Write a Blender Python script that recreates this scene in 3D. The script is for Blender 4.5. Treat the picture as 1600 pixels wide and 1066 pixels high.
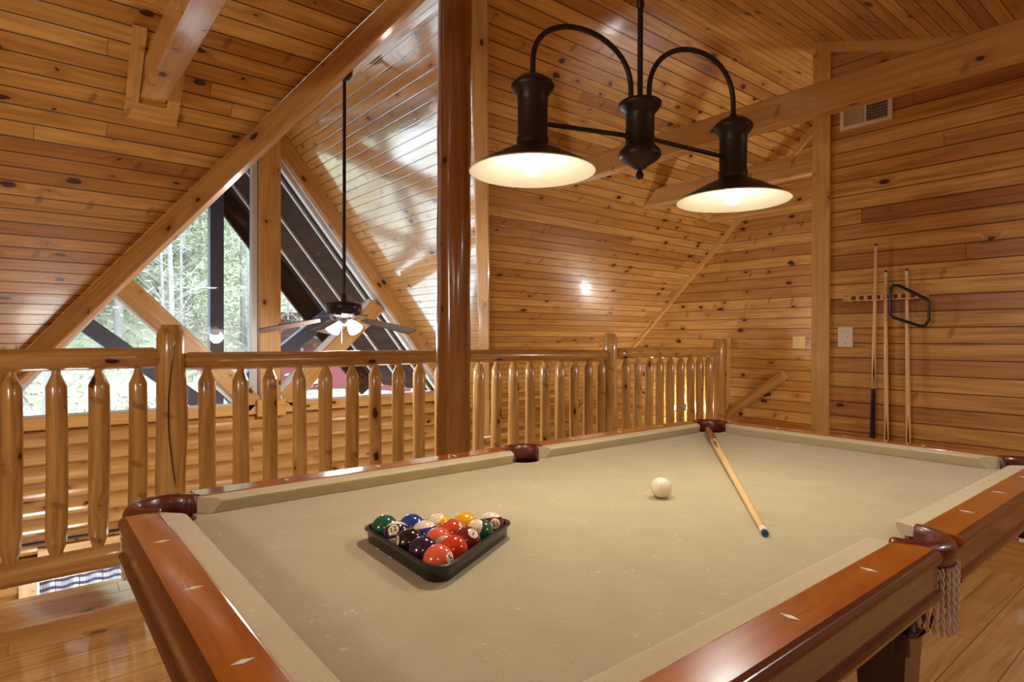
import bpy, bmesh, math, random
from math import sin, cos, pi, radians, floor
from mathutils import Vector, Matrix

# ------------------------------------------------------------------ camera, sky, lights, exposure
for o in list(bpy.data.objects):
    bpy.data.objects.remove(o, do_unlink=True)
SC = bpy.context.scene
COL = SC.collection
V3 = Vector

YAW, PIT, ROL = radians(39.04), radians(-0.28), radians(0.18)
fwd = V3((sin(YAW)*cos(PIT), cos(YAW)*cos(PIT), sin(PIT)))
rgt = V3((cos(YAW), -sin(YAW), 0))
upv = rgt.cross(fwd)
r2 = rgt*cos(ROL) + upv*sin(ROL)
u2 = -rgt*sin(ROL) + upv*cos(ROL)
cam = bpy.data.cameras.new('camera')
camo = bpy.data.objects.new('camera', cam)
COL.objects.link(camo)
camo.matrix_world = Matrix(((r2.x, u2.x, -fwd.x, 0), (r2.y, u2.y, -fwd.y, 0), (r2.z, u2.z, -fwd.z, 1.2), (0, 0, 0, 1)))
cam.sensor_width = 36
cam.lens = 941.0/1600*36
cam.clip_start = 0.02
SC.camera = camo

SC.view_settings.view_transform = 'Standard'
SC.view_settings.look = 'None'
SC.view_settings.gamma = 1
SC.view_settings.exposure = 0.28
SC.view_settings.use_curve_mapping = False

W = bpy.data.worlds.new('overcast_sky')
SC.world = W
W.use_nodes = True
wn = W.node_tree
wn.nodes['Background'].inputs[0].default_value = (0.80, 0.90, 1.0, 1)
wn.nodes['Background'].inputs[1].default_value = 5.6
SC.cycles.use_denoising = True
SC.cycles.max_bounces = 8
SC.cycles.diffuse_bounces = 5
SC.cycles.glossy_bounces = 4
SC.cycles.transparent_max_bounces = 12
SC.cycles.sample_clamp_indirect = 6
SC.cycles.caustics_reflective = False
SC.cycles.caustics_refractive = False


def lamp(name, kind, loc, power, col, size=0.1, rot=None):
    l = bpy.data.lights.new(name, kind)
    l.energy = power
    l.color = col
    if kind == 'AREA':
        l.shape = 'DISK'
        l.size = size
    elif kind != 'SUN':
        l.shadow_soft_size = size
    o = bpy.data.objects.new(name, l)
    COL.objects.link(o)
    o.location = loc
    if rot:
        o.rotation_euler = rot
    return o


WARM = (1.0, 0.80, 0.56)
NEUT = (1.0, 0.96, 0.88)
# added fill lights, no fixtures seen: loft behind the camera, stairwell, room below
lamp('loft_fill', 'AREA', (-0.9, -1.5, 2.05), 105, NEUT, 0.7)
lamp('loft_fill', 'AREA', (2.7, -1.2, 2.15), 150, NEUT, 0.7)
lamp('loft_side_fill', 'POINT', (-2.0, 1.0, 1.7), 60, NEUT, 0.18)
lamp('stairwell_sconce_and_fill', 'POINT', (4.9, 1.2, 1.3), 40, NEUT, 0.12)  # added fill behind the cue wall, no lamp seen there
lamp('lower_room_fill', 'POINT', (0.2, 4.6, -1.0), 40, NEUT, 0.25)
lamp('lower_room_fill', 'POINT', (3.2, 4.9, -1.0), 34, NEUT, 0.25)


# ------------------------------------------------------------------ mesh helpers
class MB:
    def __init__(s):
        s.v = []
        s.f = []
        s.uv = []
        s.mi = []
        s.sm = []

    def face(s, pts, uvs=None, mi=0, smooth=False):
        i = len(s.v)
        s.v += [tuple(p) for p in pts]
        s.f.append(tuple(range(i, i+len(pts))))
        s.uv.append(uvs or [(0, 0)]*len(pts))
        s.mi.append(mi)
        s.sm.append(smooth)

    def poly(s, pts, along, across, off=(0, 0), mi=0):
        a = V3(along).normalized()
        c = V3(across).normalized()
        s.face(pts, [(V3(p).dot(a)+off[0], V3(p).dot(c)+off[1]) for p in pts], mi)

    def slab(s, pts, thick, along, across, mi=0):
        """polygon with thickness: pts seen from the room, thick is the vector to the back"""
        t = V3(thick)
        P = [V3(p) for p in pts]
        Q = [p+t for p in P]
        s.poly(P, along, across, mi=mi)
        s.poly(list(reversed(Q)), along, across, mi=mi)
        n = len(P)
        for i in range(n):
            j = (i+1) % n
            s.poly([P[j], P[i], Q[i], Q[j]], along, across, mi=mi)

    def obox(s, c, ax, ay, az, mi=0, bev=0.0):
        """box, c centre, ax/ay/az half axis vectors, grain along ax"""
        c, ax, ay, az = V3(c), V3(ax), V3(ay), V3(az)
        o = (c.x*3.1+c.y*1.7, c.z*2.3+c.x*0.9)
        la, lb, lc = ax.length, ay.length, az.length
        if bev > 0:
            # chamfered bar: octagon section in (ay, az)
            ub, uc = ay.normalized(), az.normalized()
            b = min(bev, lb*.9, lc*.9)
            sec = [(lb-b, -lc), (lb, -lc+b), (lb, lc-b), (lb-b, lc), (-lb+b, lc), (-lb, lc-b), (-lb, -lc+b), (-lb+b, -lc)]
            pts = [ub*x+uc*y for x, y in sec]
            per = [0]
            for i in range(8):
                per.append(per[-1]+(pts[(i+1) % 8]-pts[i]).length)
            for i in range(8):
                j = (i+1) % 8
                s.face([c-ax+pts[i], c+ax+pts[i], c+ax+pts[j], c-ax+pts[j]],
                       [(o[0]-la, o[1]+per[i]), (o[0]+la, o[1]+per[i]), (o[0]+la, o[1]+per[i+1]), (o[0]-la, o[1]+per[i+1])], mi)
            for sg in (-1, 1):
                q = [c+ax*sg+p for p in pts]
                if sg < 0:
                    q.reverse()
                s.face(q, [(o[0]+.3*p.dot(ub), o[1]+.3*p.dot(uc)) for p in pts], mi)
            return
        for d, e, l1, g, l2, k in ((az, 1, lb, ay, lb, 0), (az, -1, lb, ay, lb, .31), (ay, 1, lc, az, lc, .62), (ay, -1, lc, az, lc, .93)):
            q = [c+d*e-ax-g, c+d*e+ax-g, c+d*e+ax+g, c+d*e-ax+g]
            uv = [(o[0]-la, o[1]+k-l2), (o[0]+la, o[1]+k-l2), (o[0]+la, o[1]+k+l2), (o[0]-la, o[1]+k+l2)]
            flip = (q[1]-q[0]).cross(q[2]-q[1]).dot(d*e) < 0
            if flip:
                q.reverse()
                uv.reverse()
            s.face(q, uv, mi)
        for e in (-1, 1):
            q = [c+ax*e-ay-az, c+ax*e+ay-az, c+ax*e+ay+az, c+ax*e-ay+az]
            uv = [(o[0]-lb*.3, o[1]-lc), (o[0]+lb*.3, o[1]-lc), (o[0]+lb*.3, o[1]+lc), (o[0]-lb*.3, o[1]+lc)]
            if (q[1]-q[0]).cross(q[2]-q[1]).dot(ax*e) < 0:
                q.reverse()
                uv.reverse()
            s.face(q, uv, mi)

    def box(s, x0, x1, y0, y1, z0, z1, grain='x', mi=0, bev=0.0):
        c = ((x0+x1)/2, (y0+y1)/2, (z0+z1)/2)
        X, Y, Z = V3(((x1-x0)/2, 0, 0)), V3((0, (y1-y0)/2, 0)), V3((0, 0, (z1-z0)/2))
        a = {'x': (X, Y, Z), 'y': (Y, Z, X), 'z': (Z, X, Y)}[grain]
        s.obox(c, *a, mi=mi, bev=bev)

    def tube(s, path, radii, seg=12, caps=True, mi=0, flat=None, uvo=(0, 0), twist=0.0, closed=False):
        P = [V3(p) for p in path]
        n = len(P)
        if not isinstance(radii, (list, tuple)):
            radii = [radii]*n
        rings = []
        L = 0
        prev = None
        ref = None
        for i in range(n):
            if closed:
                t = P[(i+1) % n]-P[i-1]
            else:
                t = P[min(i+1, n-1)]-P[max(i-1, 0)]
            t.normalize()
            if ref is None:
                ref = V3((0, 0, 1)) if abs(t.z) < .9 else V3((1, 0, 0))
                a = t.cross(ref).normalized()
            else:
                a = (a-t*a.dot(t)).normalized()
            b = t.cross(a)
            if prev is not None:
                L += (P[i]-prev).length
            prev = P[i]
            ring = []
            for k in range(seg):
                th = 2*pi*k/seg + twist*i
                r = radii[i]
                if flat:
                    r = r*flat(k/seg, L)
                ring.append(P[i]+(a*cos(th)+b*sin(th))*r)
            rings.append((ring, L))
        base = len(s.v)
        for ring, _ in rings:
            s.v += [tuple(p) for p in ring]
        circ = 2*pi*max(radii)
        m = n if closed else n-1
        for i in range(m):
            j = (i+1) % n
            for k in range(seg):
                k2 = (k+1) % seg
                s.f.append((base+i*seg+k, base+i*seg+k2, base+j*seg+k2, base+j*seg+k))
                l0, l1 = rings[i][1], rings[j][1] if j else rings[i][1]+.01
                s.uv.append([(l0+uvo[0], circ*k/seg+uvo[1]), (l0+uvo[0], circ*(k+1)/seg+uvo[1]), (l1+uvo[0], circ*(k+1)/seg+uvo[1]), (l1+uvo[0], circ*k/seg+uvo[1])])
                s.mi.append(mi)
                s.sm.append(True)
        if caps and not closed:
            s.face(list(reversed(rings[0][0])), [(p[0]*.2+uvo[0], p[1]+p[2]) for p in reversed(rings[0][0])], mi)
            s.face(rings[-1][0], [(p[0]*.2+uvo[0], p[1]+p[2]) for p in rings[-1][0]], mi)

    def lathe(s, prof, c=(0, 0, 0), seg=32, mi=0, axis=None, smooth=True, cap0=False, cap1=False):
        """prof: (radius, height) list"""
        c = V3(c)
        A = V3(axis or (0, 0, 1)).normalized()
        R = V3((1, 0, 0)) if abs(A.x) < .9 else V3((0, 1, 0))
        X = (R-A*R.dot(A)).normalized()
        Y = A.cross(X)
        base = len(s.v)
        for r, h in prof:
            for k in range(seg):
                t = 2*pi*k/seg
                s.v.append(tuple(c+A*h+(X*cos(t)+Y*sin(t))*max(r, 1e-5)))
        for i in range(len(prof)-1):
            for k in range(seg):
                k2 = (k+1) % seg
                s.f.append((base+i*seg+k, base+i*seg+k2, base+(i+1)*seg+k2, base+(i+1)*seg+k))
                h0, h1 = prof[i][1], prof[i+1][1]
                s.uv.append([(h0, k*.01), (h0, k*.01+.01), (h1, k*.01+.01), (h1, k*.01)])
                s.mi.append(mi)
                s.sm.append(smooth)
        if cap0:
            s.f.append(tuple(base+k for k in reversed(range(seg))))
            s.uv.append([(0, 0)]*seg); s.mi.append(mi); s.sm.append(False)
        if cap1:
            b = base+(len(prof)-1)*seg
            s.f.append(tuple(b+k for k in range(seg)))
            s.uv.append([(0, 0)]*seg); s.mi.append(mi); s.sm.append(False)

    def build(s, name, mats, parent=None, weld=False):
        me = bpy.data.meshes.new(name)
        me.from_pydata(s.v, [], s.f)
        uvl = me.uv_layers.new(name='UVMap')
        k = 0
        for poly, uvs, mi, sm in zip(me.polygons, s.uv, s.mi, s.sm):
            poly.material_index = mi
            poly.use_smooth = sm
            for q in uvs:
                uvl.data[k].uv = q
                k += 1
        if not isinstance(mats, (list, tuple)):
            mats = [mats]
        for m in mats:
            me.materials.append(m)
        me.update()
        o = bpy.data.objects.new(name, me)
        COL.objects.link(o)
        if parent is not None:
            o.parent = parent
            o.matrix_parent_inverse = Matrix.Translation(parent.location).inverted() if False else Matrix.Identity(4)
            if parent.parent is None and parent.location.length > 0 and not s.__dict__.get('local'):
                o.location = -parent.location if not parent.rotation_euler.z else (0, 0, 0)
        return o


def tag(o, label=None, cat=None, group=None, kind=None):
    if label: o['label'] = label
    if cat: o['category'] = cat
    if group: o['group'] = group
    if kind: o['kind'] = kind
    return o


def thing(name, label, cat, loc=(0, 0, 0), group=None, kind=None):
    o = bpy.data.objects.new(name, None)
    o.empty_display_size = .1
    COL.objects.link(o)
    o.location = loc
    return tag(o, label, cat, group, kind)


# ------------------------------------------------------------------ materials
def new_mat(name):
    m = bpy.data.materials.new(name)
    m.use_nodes = True
    return m, m.node_tree, m.node_tree.nodes['Principled BSDF']


class NT:
    def __init__(s, nt):
        s.nt = nt

    def n(s, t, **kw):
        x = s.nt.nodes.new(t)
        for k, v in kw.items():
            setattr(x, k, v)
        return x

    def put(s, sock, v):
        if isinstance(v, bpy.types.NodeSocket):
            s.nt.links.new(v, sock)
        elif v is not None:
            sock.default_value = v

    def math(s, op, a, b=None, c=None, clamp=False):
        x = s.n('ShaderNodeMath', operation=op)
        x.use_clamp = clamp
        s.put(x.inputs[0], a)
        if b is not None: s.put(x.inputs[1], b)
        if c is not None: s.put(x.inputs[2], c)
        return x.outputs[0]

    def comb(s, a, b, c=0.0):
        x = s.n('ShaderNodeCombineXYZ')
        s.put(x.inputs[0], a); s.put(x.inputs[1], b); s.put(x.inputs[2], c)
        return x.outputs[0]

    def mixc(s, f, a, b, bt='MIX'):
        x = s.n('ShaderNodeMix', data_type='RGBA', blend_type=bt)
        s.put(x.inputs[0], f); s.put(x.inputs[6], a); s.put(x.inputs[7], b)
        return x.outputs[2]

    def ramp(s, f, stops, interp='LINEAR'):
        x = s.n('ShaderNodeValToRGB')
        x.color_ramp.interpolation = interp
        e = x.color_ramp.elements
        while len(e) < len(stops): e.new(0.5)
        for i, (p, c) in enumerate(stops):
            e[i].position = p
            e[i].color = (*c, 1) if len(c) == 3 else c
        s.put(x.inputs[0], f)
        return x.outputs[0]

    def maprange(s, v, a, b, c=0.0, d=1.0, smooth=False):
        x = s.n('ShaderNodeMapRange')
        if smooth: x.interpolation_type = 'SMOOTHSTEP'
        for i, q in enumerate((v, a, b, c, d)): s.put(x.inputs[i], q)
        return x.outputs[0]

    def noise(s, vec, scale, detail=3, rough=.5, dist=0.0, out=0):
        x = s.n('ShaderNodeTexNoise')
        s.put(x.inputs['Vector'], vec)
        x.inputs['Scale'].default_value = scale
        x.inputs['Detail'].default_value = detail
        x.inputs['Roughness'].default_value = rough
        x.inputs['Distortion'].default_value = dist
        return x.outputs[out]

    def wn(s, vec, out='Value'):
        x = s.n('ShaderNodeTexWhiteNoise', noise_dimensions='3D')
        s.put(x.inputs['Vector'], vec)
        return x.outputs[out]


def L(r, g, b):
    f = lambda c: (c/255/12.92) if c/255 <= .04045 else ((c/255+.055)/1.055)**2.4
    return (f(r), f(g), f(b))


def wood(name, tones, width=None, length=3.0, knots=1.0, rough=.3, groove=.0035, gdark=.35, grain=1.0, knotcol=L(58, 26, 12), coat=0.0,
         kscale=.8, cior=1.5, crough=.1):
    """knotty pine; UV in metres, U along the grain. width: plank face width, None for solid timber"""
    m, nt, bs = new_mat(name)
    N = NT(nt)
    uv = N.n('ShaderNodeUVMap')
    uv.uv_map = 'UVMap'
    sp = N.n('ShaderNodeSeparateXYZ')
    nt.links.new(uv.outputs[0], sp.inputs[0])
    oi = N.n('ShaderNodeObjectInfo')
    a = N.math('ADD', sp.outputs[0], N.math('MULTIPLY', oi.outputs['Random'], 37.0))
    c = sp.outputs[1]
    if width:
        q = N.math('DIVIDE', c, width)
        ci = N.math('FLOOR', q)
        cf = N.math('FRACT', q)
        r1 = N.wn(N.comb(ci, 3.7, 1.3))
        a2 = N.math('ADD', a, N.math('MULTIPLY', r1, 11.0))
        qs = N.math('DIVIDE', a2, length)
        seg = N.math('FLOOR', qs)
        sf = N.math('FRACT', qs)
        r2_ = N.wn(N.comb(ci, seg, 5.1))
        r3_ = N.wn(N.comb(ci, seg, 9.4))
        edge = N.math('MINIMUM', cf, N.math('SUBTRACT', 1.0, cf))
        ed = N.math('MULTIPLY', edge, width)
        gm = N.maprange(ed, groove*.35, groove, 1.0, 0.0, True)
        ej = N.math('MULTIPLY', N.math('MINIMUM', sf, N.math('SUBTRACT', 1.0, sf)), length)
        gj = N.maprange(ej, .0008, .002, .8, 0.0, True)
        gm = N.math('MAXIMUM', gm, gj)
        zc = N.math('MULTIPLY', r2_, 23.0)
    else:
        r2_ = oi.outputs['Random']
        r3_ = N.math('FRACT', N.math('MULTIPLY', r2_, 7.7))
        gm = None
        ci = 0.0
        a2 = a
        zc = N.math('MULTIPLY', r2_, 23.0)
    # knots
    kx = N.comb(N.math('MULTIPLY', a, 5.0*kscale), N.math('MULTIPLY', c, 9.0*kscale), ci if width else 0.0)
    vo = N.n('ShaderNodeTexVoronoi', voronoi_dimensions='2D', feature='F1')
    wob = N.noise(N.comb(N.math('MULTIPLY', a, 6.0), N.math('MULTIPLY', c, 14.0), zc), 3.0, 2, .5, 0, 'Color')
    vadd = N.n('ShaderNodeVectorMath', operation='MULTIPLY_ADD')
    nt.links.new(wob, vadd.inputs[0]); vadd.inputs[1].default_value = (.16, .16, 0); nt.links.new(kx, vadd.inputs[2])
    nt.links.new(vadd.outputs[0], vo.inputs['Vector'])
    vo.inputs['Scale'].default_value = 1.0
    spc = N.n('ShaderNodeSeparateColor')
    nt.links.new(vo.outputs['Color'], spc.inputs[0])
    rad = N.maprange(spc.outputs[0], 1.0-.42*knots, 1.0, 0.0, .13)
    kd = N.math('SUBTRACT', vo.outputs['Distance'], rad)
    has = N.math('GREATER_THAN', spc.outputs[0], 1.0-.42*knots)
    kmask = N.math('MULTIPLY', N.maprange(kd, -.02, .03, 1.0, 0.0, True), has)
    halo = N.math('MULTIPLY', N.maprange(kd, 0.0, .28, .55, 0.0, True), has)
    # spike knots
    vs = N.n('ShaderNodeTexVoronoi', voronoi_dimensions='2D', feature='F1')
    nt.links.new(N.comb(N.math('ADD', N.math('MULTIPLY', a, 7.5*kscale), N.math('MULTIPLY', c, 2.0)), N.math('ADD', N.math('MULTIPLY', c, 3.6*kscale), 4.4), 0), vs.inputs['Vector'])
    vs.inputs['Scale'].default_value = 1.0
    sps = N.n('ShaderNodeSeparateColor')
    nt.links.new(vs.outputs['Color'], sps.inputs[0])
    smask = N.math('MULTIPLY', N.maprange(vs.outputs['Distance'], .05, .13, .85, 0.0, True), N.math('GREATER_THAN', sps.outputs[1], 1.0-.30*knots))
    kall = N.math('MAXIMUM', kmask, N.math('MULTIPLY', smask, N.noise(N.comb(N.math('MULTIPLY', a, 20), N.math('MULTIPLY', c, 30), 0), 2.0, 2)), clamp=True)
    # grain
    bend = N.math('MULTIPLY', halo, .05)
    cg = N.math('ADD', c, bend)
    g1 = N.noise(N.comb(N.math('MULTIPLY', a2, .9), N.math('MULTIPLY', cg, 16.0), zc), 2.2, 4, .55, .6)
    g2 = N.noise(N.comb(N.math('MULTIPLY', a2, 3.0), N.math('MULTIPLY', cg, 130.0), zc), 2.0, 3, .6, .2)
    blot = N.noise(N.comb(N.math('MULTIPLY', a2, 1.6), N.math('MULTIPLY', cg, 4.0), zc), 1.6, 3, .5, .3)
    col = N.ramp(r2_, [(i/(len(tones)-1), t) for i, t in enumerate(tones)])
    dark = N.mixc(1.0, col, (.60, .47, .32, 1), 'MULTIPLY')
    col = N.mixc(N.maprange(g1, .42, .72, 0.0, .8*grain), col, dark)
    col = N.mixc(N.maprange(g2, .45, .75, 0.0, .35*grain), col, dark)
    lite = N.mixc(1.0, col, (1.18, 1.2, 1.25, 1), 'MULTIPLY')
    col = N.mixc(N.maprange(blot, .5, .75, 0.0, .7), col, lite)
    col = N.mixc(N.math('MULTIPLY', halo, .65), col, (*L(142, 80, 32), 1))
    col = N.mixc(kall, col, (*knotcol, 1))
    if gm is not None:
        col = N.mixc(N.math('MULTIPLY', gm, 1.0-gdark), col, (*L(52, 24, 8), 1))
    nt.links.new(col, bs.inputs['Base Color'])
    rn = N.maprange(g1, .3, .8, rough*.85, rough*1.25)
    nt.links.new(rn, bs.inputs['Roughness'])
    bs.inputs['Coat Weight'].default_value = coat
    bs.inputs['Coat Roughness'].default_value = crough
    bs.inputs['Coat IOR'].default_value = cior
    # bump
    wav = N.noise(N.comb(N.math('MULTIPLY', a, 2.0), N.math('MULTIPLY', c, 7.0), zc), 2.0, 2, .5)
    h = N.math('MULTIPLY', wav, .25)
    h = N.math('ADD', h, N.math('MULTIPLY', g2, .03))
    h = N.math('SUBTRACT', h, N.math('MULTIPLY', kall, .06))
    if gm is not None:
        h = N.math('SUBTRACT', h, N.math('MULTIPLY', gm, .8))
        h = N.math('ADD', h, N.math('MULTIPLY', r3_, .12))
    bp = N.n('ShaderNodeBump')
    bp.inputs['Strength'].default_value = .55
    bp.inputs['Distance'].default_value = .004
    nt.links.new(h, bp.inputs['Height'])
    nt.links.new(bp.outputs[0], bs.inputs['Normal'])
    nt.links.new(bp.outputs[0], bs.inputs['Coat Normal'])
    return m


def plain(name, col, rough=.5, metal=0.0, coat=0.0, spec=.5, emit=None, es=0.0, bump=0.0, bscale=80.0, vary=0.0, sheen=0.0, trans=0.0):
    m, nt, bs = new_mat(name)
    bs.inputs['Base Color'].default_value = (*col, 1)
    bs.inputs['Roughness'].default_value = rough
    bs.inputs['Metallic'].default_value = metal
    bs.inputs['Coat Weight'].default_value = coat
    bs.inputs['Coat Roughness'].default_value = .08
    bs.inputs['Specular IOR Level'].default_value = spec
    bs.inputs['Sheen Weight'].default_value = sheen
    if emit:
        bs.inputs['Emission Color'].default_value = (*emit, 1)
        bs.inputs['Emission Strength'].default_value = es
    N = NT(nt)
    tc = N.n('ShaderNodeTexCoord')
    if vary > 0:
        nz = N.noise(tc.outputs['Object'], bscale*.12, 4, .6)
        c2 = tuple(x*(1-vary) for x in col)
        nt.links.new(N.mixc(nz, (*c2, 1), (*[min(1, x*(1+vary*.6)) for x in col], 1)), bs.inputs['Base Color'])
    if bump > 0:
        nz = N.noise(tc.outputs['Object'], bscale, 3, .6)
        bp = N.n('ShaderNodeBump')
        bp.inputs['Strength'].default_value = bump
        bp.inputs['Distance'].default_value = .002
        nt.links.new(nz, bp.inputs['Height'])
        nt.links.new(bp.outputs[0], bs.inputs['Normal'])
    return m


PINE = [L(196, 122, 52), L(214, 146, 72), L(178, 100, 42), L(224, 160, 86), L(202, 130, 60), L(166, 92, 40)]
CEILT = [L(196, 150, 80), L(212, 168, 96), L(172, 122, 62), L(220, 180, 110), L(186, 136, 70)]
WALLT = [L(218, 174, 104), L(192, 140, 80), L(230, 192, 120), L(180, 128, 76), L(224, 182, 110), L(172, 120, 70)]
m_ceil = wood('pine_ceiling_planks', CEILT, .083, 4.2, 1.15, .32, .0048, .08, 1.15, coat=.25)
m_slope = wood('pine_slope_planks', [L(204, 164, 104), L(212, 172, 112), L(196, 154, 94)], .079, 5.0, 1.0, .22, .006, .15, .8, coat=1.0, cior=3.0, crough=.09)
m_wall = wood('pine_wall_planks', WALLT, .0905, 4.5, .45, .36, .0042, .12, 1.5, coat=.15)
m_farwall = wood('pine_far_wall_planks', CEILT, .100, 3.8, 1.3, .30, .0045, .1, 1.1, coat=.3)
m_floor = wood('pine_floor_planks', [L(226, 186, 122), L(234, 196, 134), L(212, 168, 106)], .14, 3.6, .8, .2, .003, .2, 1.3, coat=1.0, cior=2.5, crough=.06)
m_timber = wood('pine_timber', [L(194, 154, 96), L(202, 162, 104), L(186, 144, 88)], None, 3, .75, .34, 0, 0, .9, coat=.5, cior=1.6)
m_trim = wood('pine_trim', [L(212, 172, 106), L(218, 180, 114), L(202, 158, 94)], None, 3, .6, .34, 0, 0, .7)
m_log = wood('peeled_log', [L(198, 160, 96), L(206, 170, 108), L(188, 148, 86)], None, 3, 1.0, .26, 0, 0, 1.3, coat=.5, cior=1.6)
m_post = wood('varnished_post_log', [L(140, 94, 50), L(146, 98, 54)], None, 3, 1.0, .2, 0, 0, .9, coat=.5)
m_logwall = wood('log_siding', [L(198, 158, 100), L(190, 148, 90), L(206, 168, 108)], None, 3, .7, .25, 0, 0, 1.0, coat=.5, cior=1.6)
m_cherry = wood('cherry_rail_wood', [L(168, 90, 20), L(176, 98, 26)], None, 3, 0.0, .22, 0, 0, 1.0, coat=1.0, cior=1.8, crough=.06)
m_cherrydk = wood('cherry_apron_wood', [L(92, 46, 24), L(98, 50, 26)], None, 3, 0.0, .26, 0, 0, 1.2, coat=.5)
m_legwood = wood('shade_darkened_leg_wood', [L(70, 32, 20), L(76, 36, 22)], None, 3, 0.0, .3, 0, 0, .8, coat=.4)  # leg and frame wood darkened to carry the shade under the table
m_extdark = wood('dark_stained_timber', [L(58, 42, 38), L(66, 48, 42)], .14, 3, .2, .9, .003, .3, .6, knotcol=L(30, 22, 20))
m_extdark.node_tree.nodes['Principled BSDF'].inputs['Specular IOR Level'].default_value = .05
m_extpost = plain('dark_slate_paint', L(92, 94, 118), .5, bump=.2)
m_batten = plain('pale_batten_paint', L(196, 188, 194), .5)
m_white = plain('white_plastic', L(232, 228, 214), .35)
m_almond = plain('almond_plastic', L(226, 200, 140), .35)
m_vinyl = plain('white_vinyl', L(214, 214, 220), .3)
m_black = plain('black_plastic', L(24, 22, 22), .35, coat=.2)
m_rack = plain('rack_plastic', L(24, 21, 19), .28, coat=.3)
m_bronze = plain('oil_rubbed_bronze', L(46, 34, 28), .42, metal=.5, bump=.15, bscale=200)
m_fanmetal = plain('dark_fan_metal', L(50, 42, 44), .3, metal=.6)
m_blade = plain('dark_fan_blade', L(84, 72, 70), .3, coat=.4)
m_enamel = plain('white_enamel', L(206, 196, 170), .5)
m_bulb = plain('lit_bulb', (1, .9, .7), .5, emit=(1.0, .93, .80), es=9)
m_fanglass = plain('lit_frosted_glass', (1, 1, 1), .5, emit=(1.0, .97, .93), es=4.0)
m_leather = plain('oxblood_leather', L(92, 34, 20), .28, coat=.5, bump=.5, bscale=240, vary=.25)
m_leatherin = plain('dark_leather_lining', L(48, 20, 16), .45, bump=.4, bscale=200)
m_fringe = plain('mauve_fringe_yarn', L(206, 186, 178), .85, bump=.6, bscale=500, vary=.2)
m_fringedk = plain('dark_fringe_yarn', L(84, 44, 40), .85, bump=.6, bscale=500)
m_inlay = plain('pearl_inlay', L(226, 218, 200), .3)
m_chalk = plain('blue_chalk_tip', L(44, 84, 130), .9)
m_ferrule = plain('white_ferrule', L(226, 220, 206), .4)
m_maple = plain('maple_shaft', L(234, 202, 146), .25, coat=.3, vary=.08)
m_rackwood = plain('pale_rack_wood', L(214, 172, 112), .4, vary=.15)
m_cuedark = plain('dark_cue_butt', L(28, 18, 22), .15, coat=.8)
m_cuebrown = plain('brown_cue_butt', L(92, 42, 18), .18, coat=.6)
m_ventdark = plain('vent_shadow_metal', L(60, 58, 58), .5)
m_iron = plain('black_iron', L(18, 16, 16), .4)


def felt_mat(ca=(174, 163, 130), cb=(186, 175, 142), nm='khaki_felt'):
    m, nt, bs = new_mat(nm)
    N = NT(nt)
    tc = N.n('ShaderNodeTexCoord')
    n1 = N.noise(tc.outputs['Object'], 9, 4, .6)
    n2 = N.noise(tc.outputs['Object'], 420, 2, .6)
    n3 = N.noise(tc.outputs['Object'], 60, 2, .5)
    c = N.mixc(N.maprange(n1, .3, .7), (*L(*ca), 1), (*L(*cb), 1))
    c = N.mixc(N.maprange(n2, .3, .7, 0, .5), c, (*L(158, 142, 102), 1))
    c = N.mixc(N.maprange(n3, .70, .74, 0, .45), c, (*L(226, 212, 174), 1))
    nt.links.new(c, bs.inputs['Base Color'])
    bs.inputs['Roughness'].default_value = .95
    bs.inputs['Specular IOR Level'].default_value = .15
    bs.inputs['Sheen Weight'].default_value = .25
    bp = N.n('ShaderNodeBump')
    bp.inputs['Strength'].default_value = .3
    bp.inputs['Distance'].default_value = .001
    nt.links.new(n2, bp.inputs['Height'])
    nt.links.new(bp.outputs[0], bs.inputs['Normal'])
    return m


m_felt = felt_mat()
m_felt2 = felt_mat((192, 180, 146), (202, 190, 156), 'khaki_cushion_felt')


def glass_mat():
    m = bpy.data.materials.new('window_glass')
    m.use_nodes = True
    nt = m.node_tree
    nt.nodes.clear()
    N = NT(nt)
    out = N.n('ShaderNodeOutputMaterial')
    tr = N.n('ShaderNodeBsdfTransparent')
    tr.inputs[0].default_value = (.93, .96, .95, 1)
    gl = N.n('ShaderNodeBsdfGlossy')
    gl.inputs['Roughness'].default_value = .02
    lw = N.n('ShaderNodeFresnel')
    lw.inputs[0].default_value = 1.45
    mx = N.n('ShaderNodeMixShader')
    nt.links.new(lw.outputs[0], mx.inputs[0])
    nt.links.new(tr.outputs[0], mx.inputs[1])
    nt.links.new(gl.outputs[0], mx.inputs[2])
    nt.links.new(mx.outputs[0], out.inputs[0])
    return m


m_glass = glass_mat()

# ------------------------------------------------------------------ key planes of the house
MS, K = .96, 1.2+.96*4.634          # main slope: z = K - MS*y
RV, RZ = 2.431, 1.2+.96*(4.634-2.431)   # main ridge
RU, GS = 1.744, 1.264               # great-room ridge (x) and slope
VW = 5.8                            # window wall
UW = 3.94                           # cue wall
UF = 5.72                           # far stair wall
SH = .342                           # dormer ceiling slope
zm = lambda y: K-MS*y
zg = lambda x: RZ-GS*abs(x-RU)
zs = lambda y: RZ-SH*(RV-y)
vall = lambda y: (y-RV)*MS/GS       # half width of the great-room cut at y
UL, YB = -3.2, -3.0                 # left wall, back wall
LOW = -2.75

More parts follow.
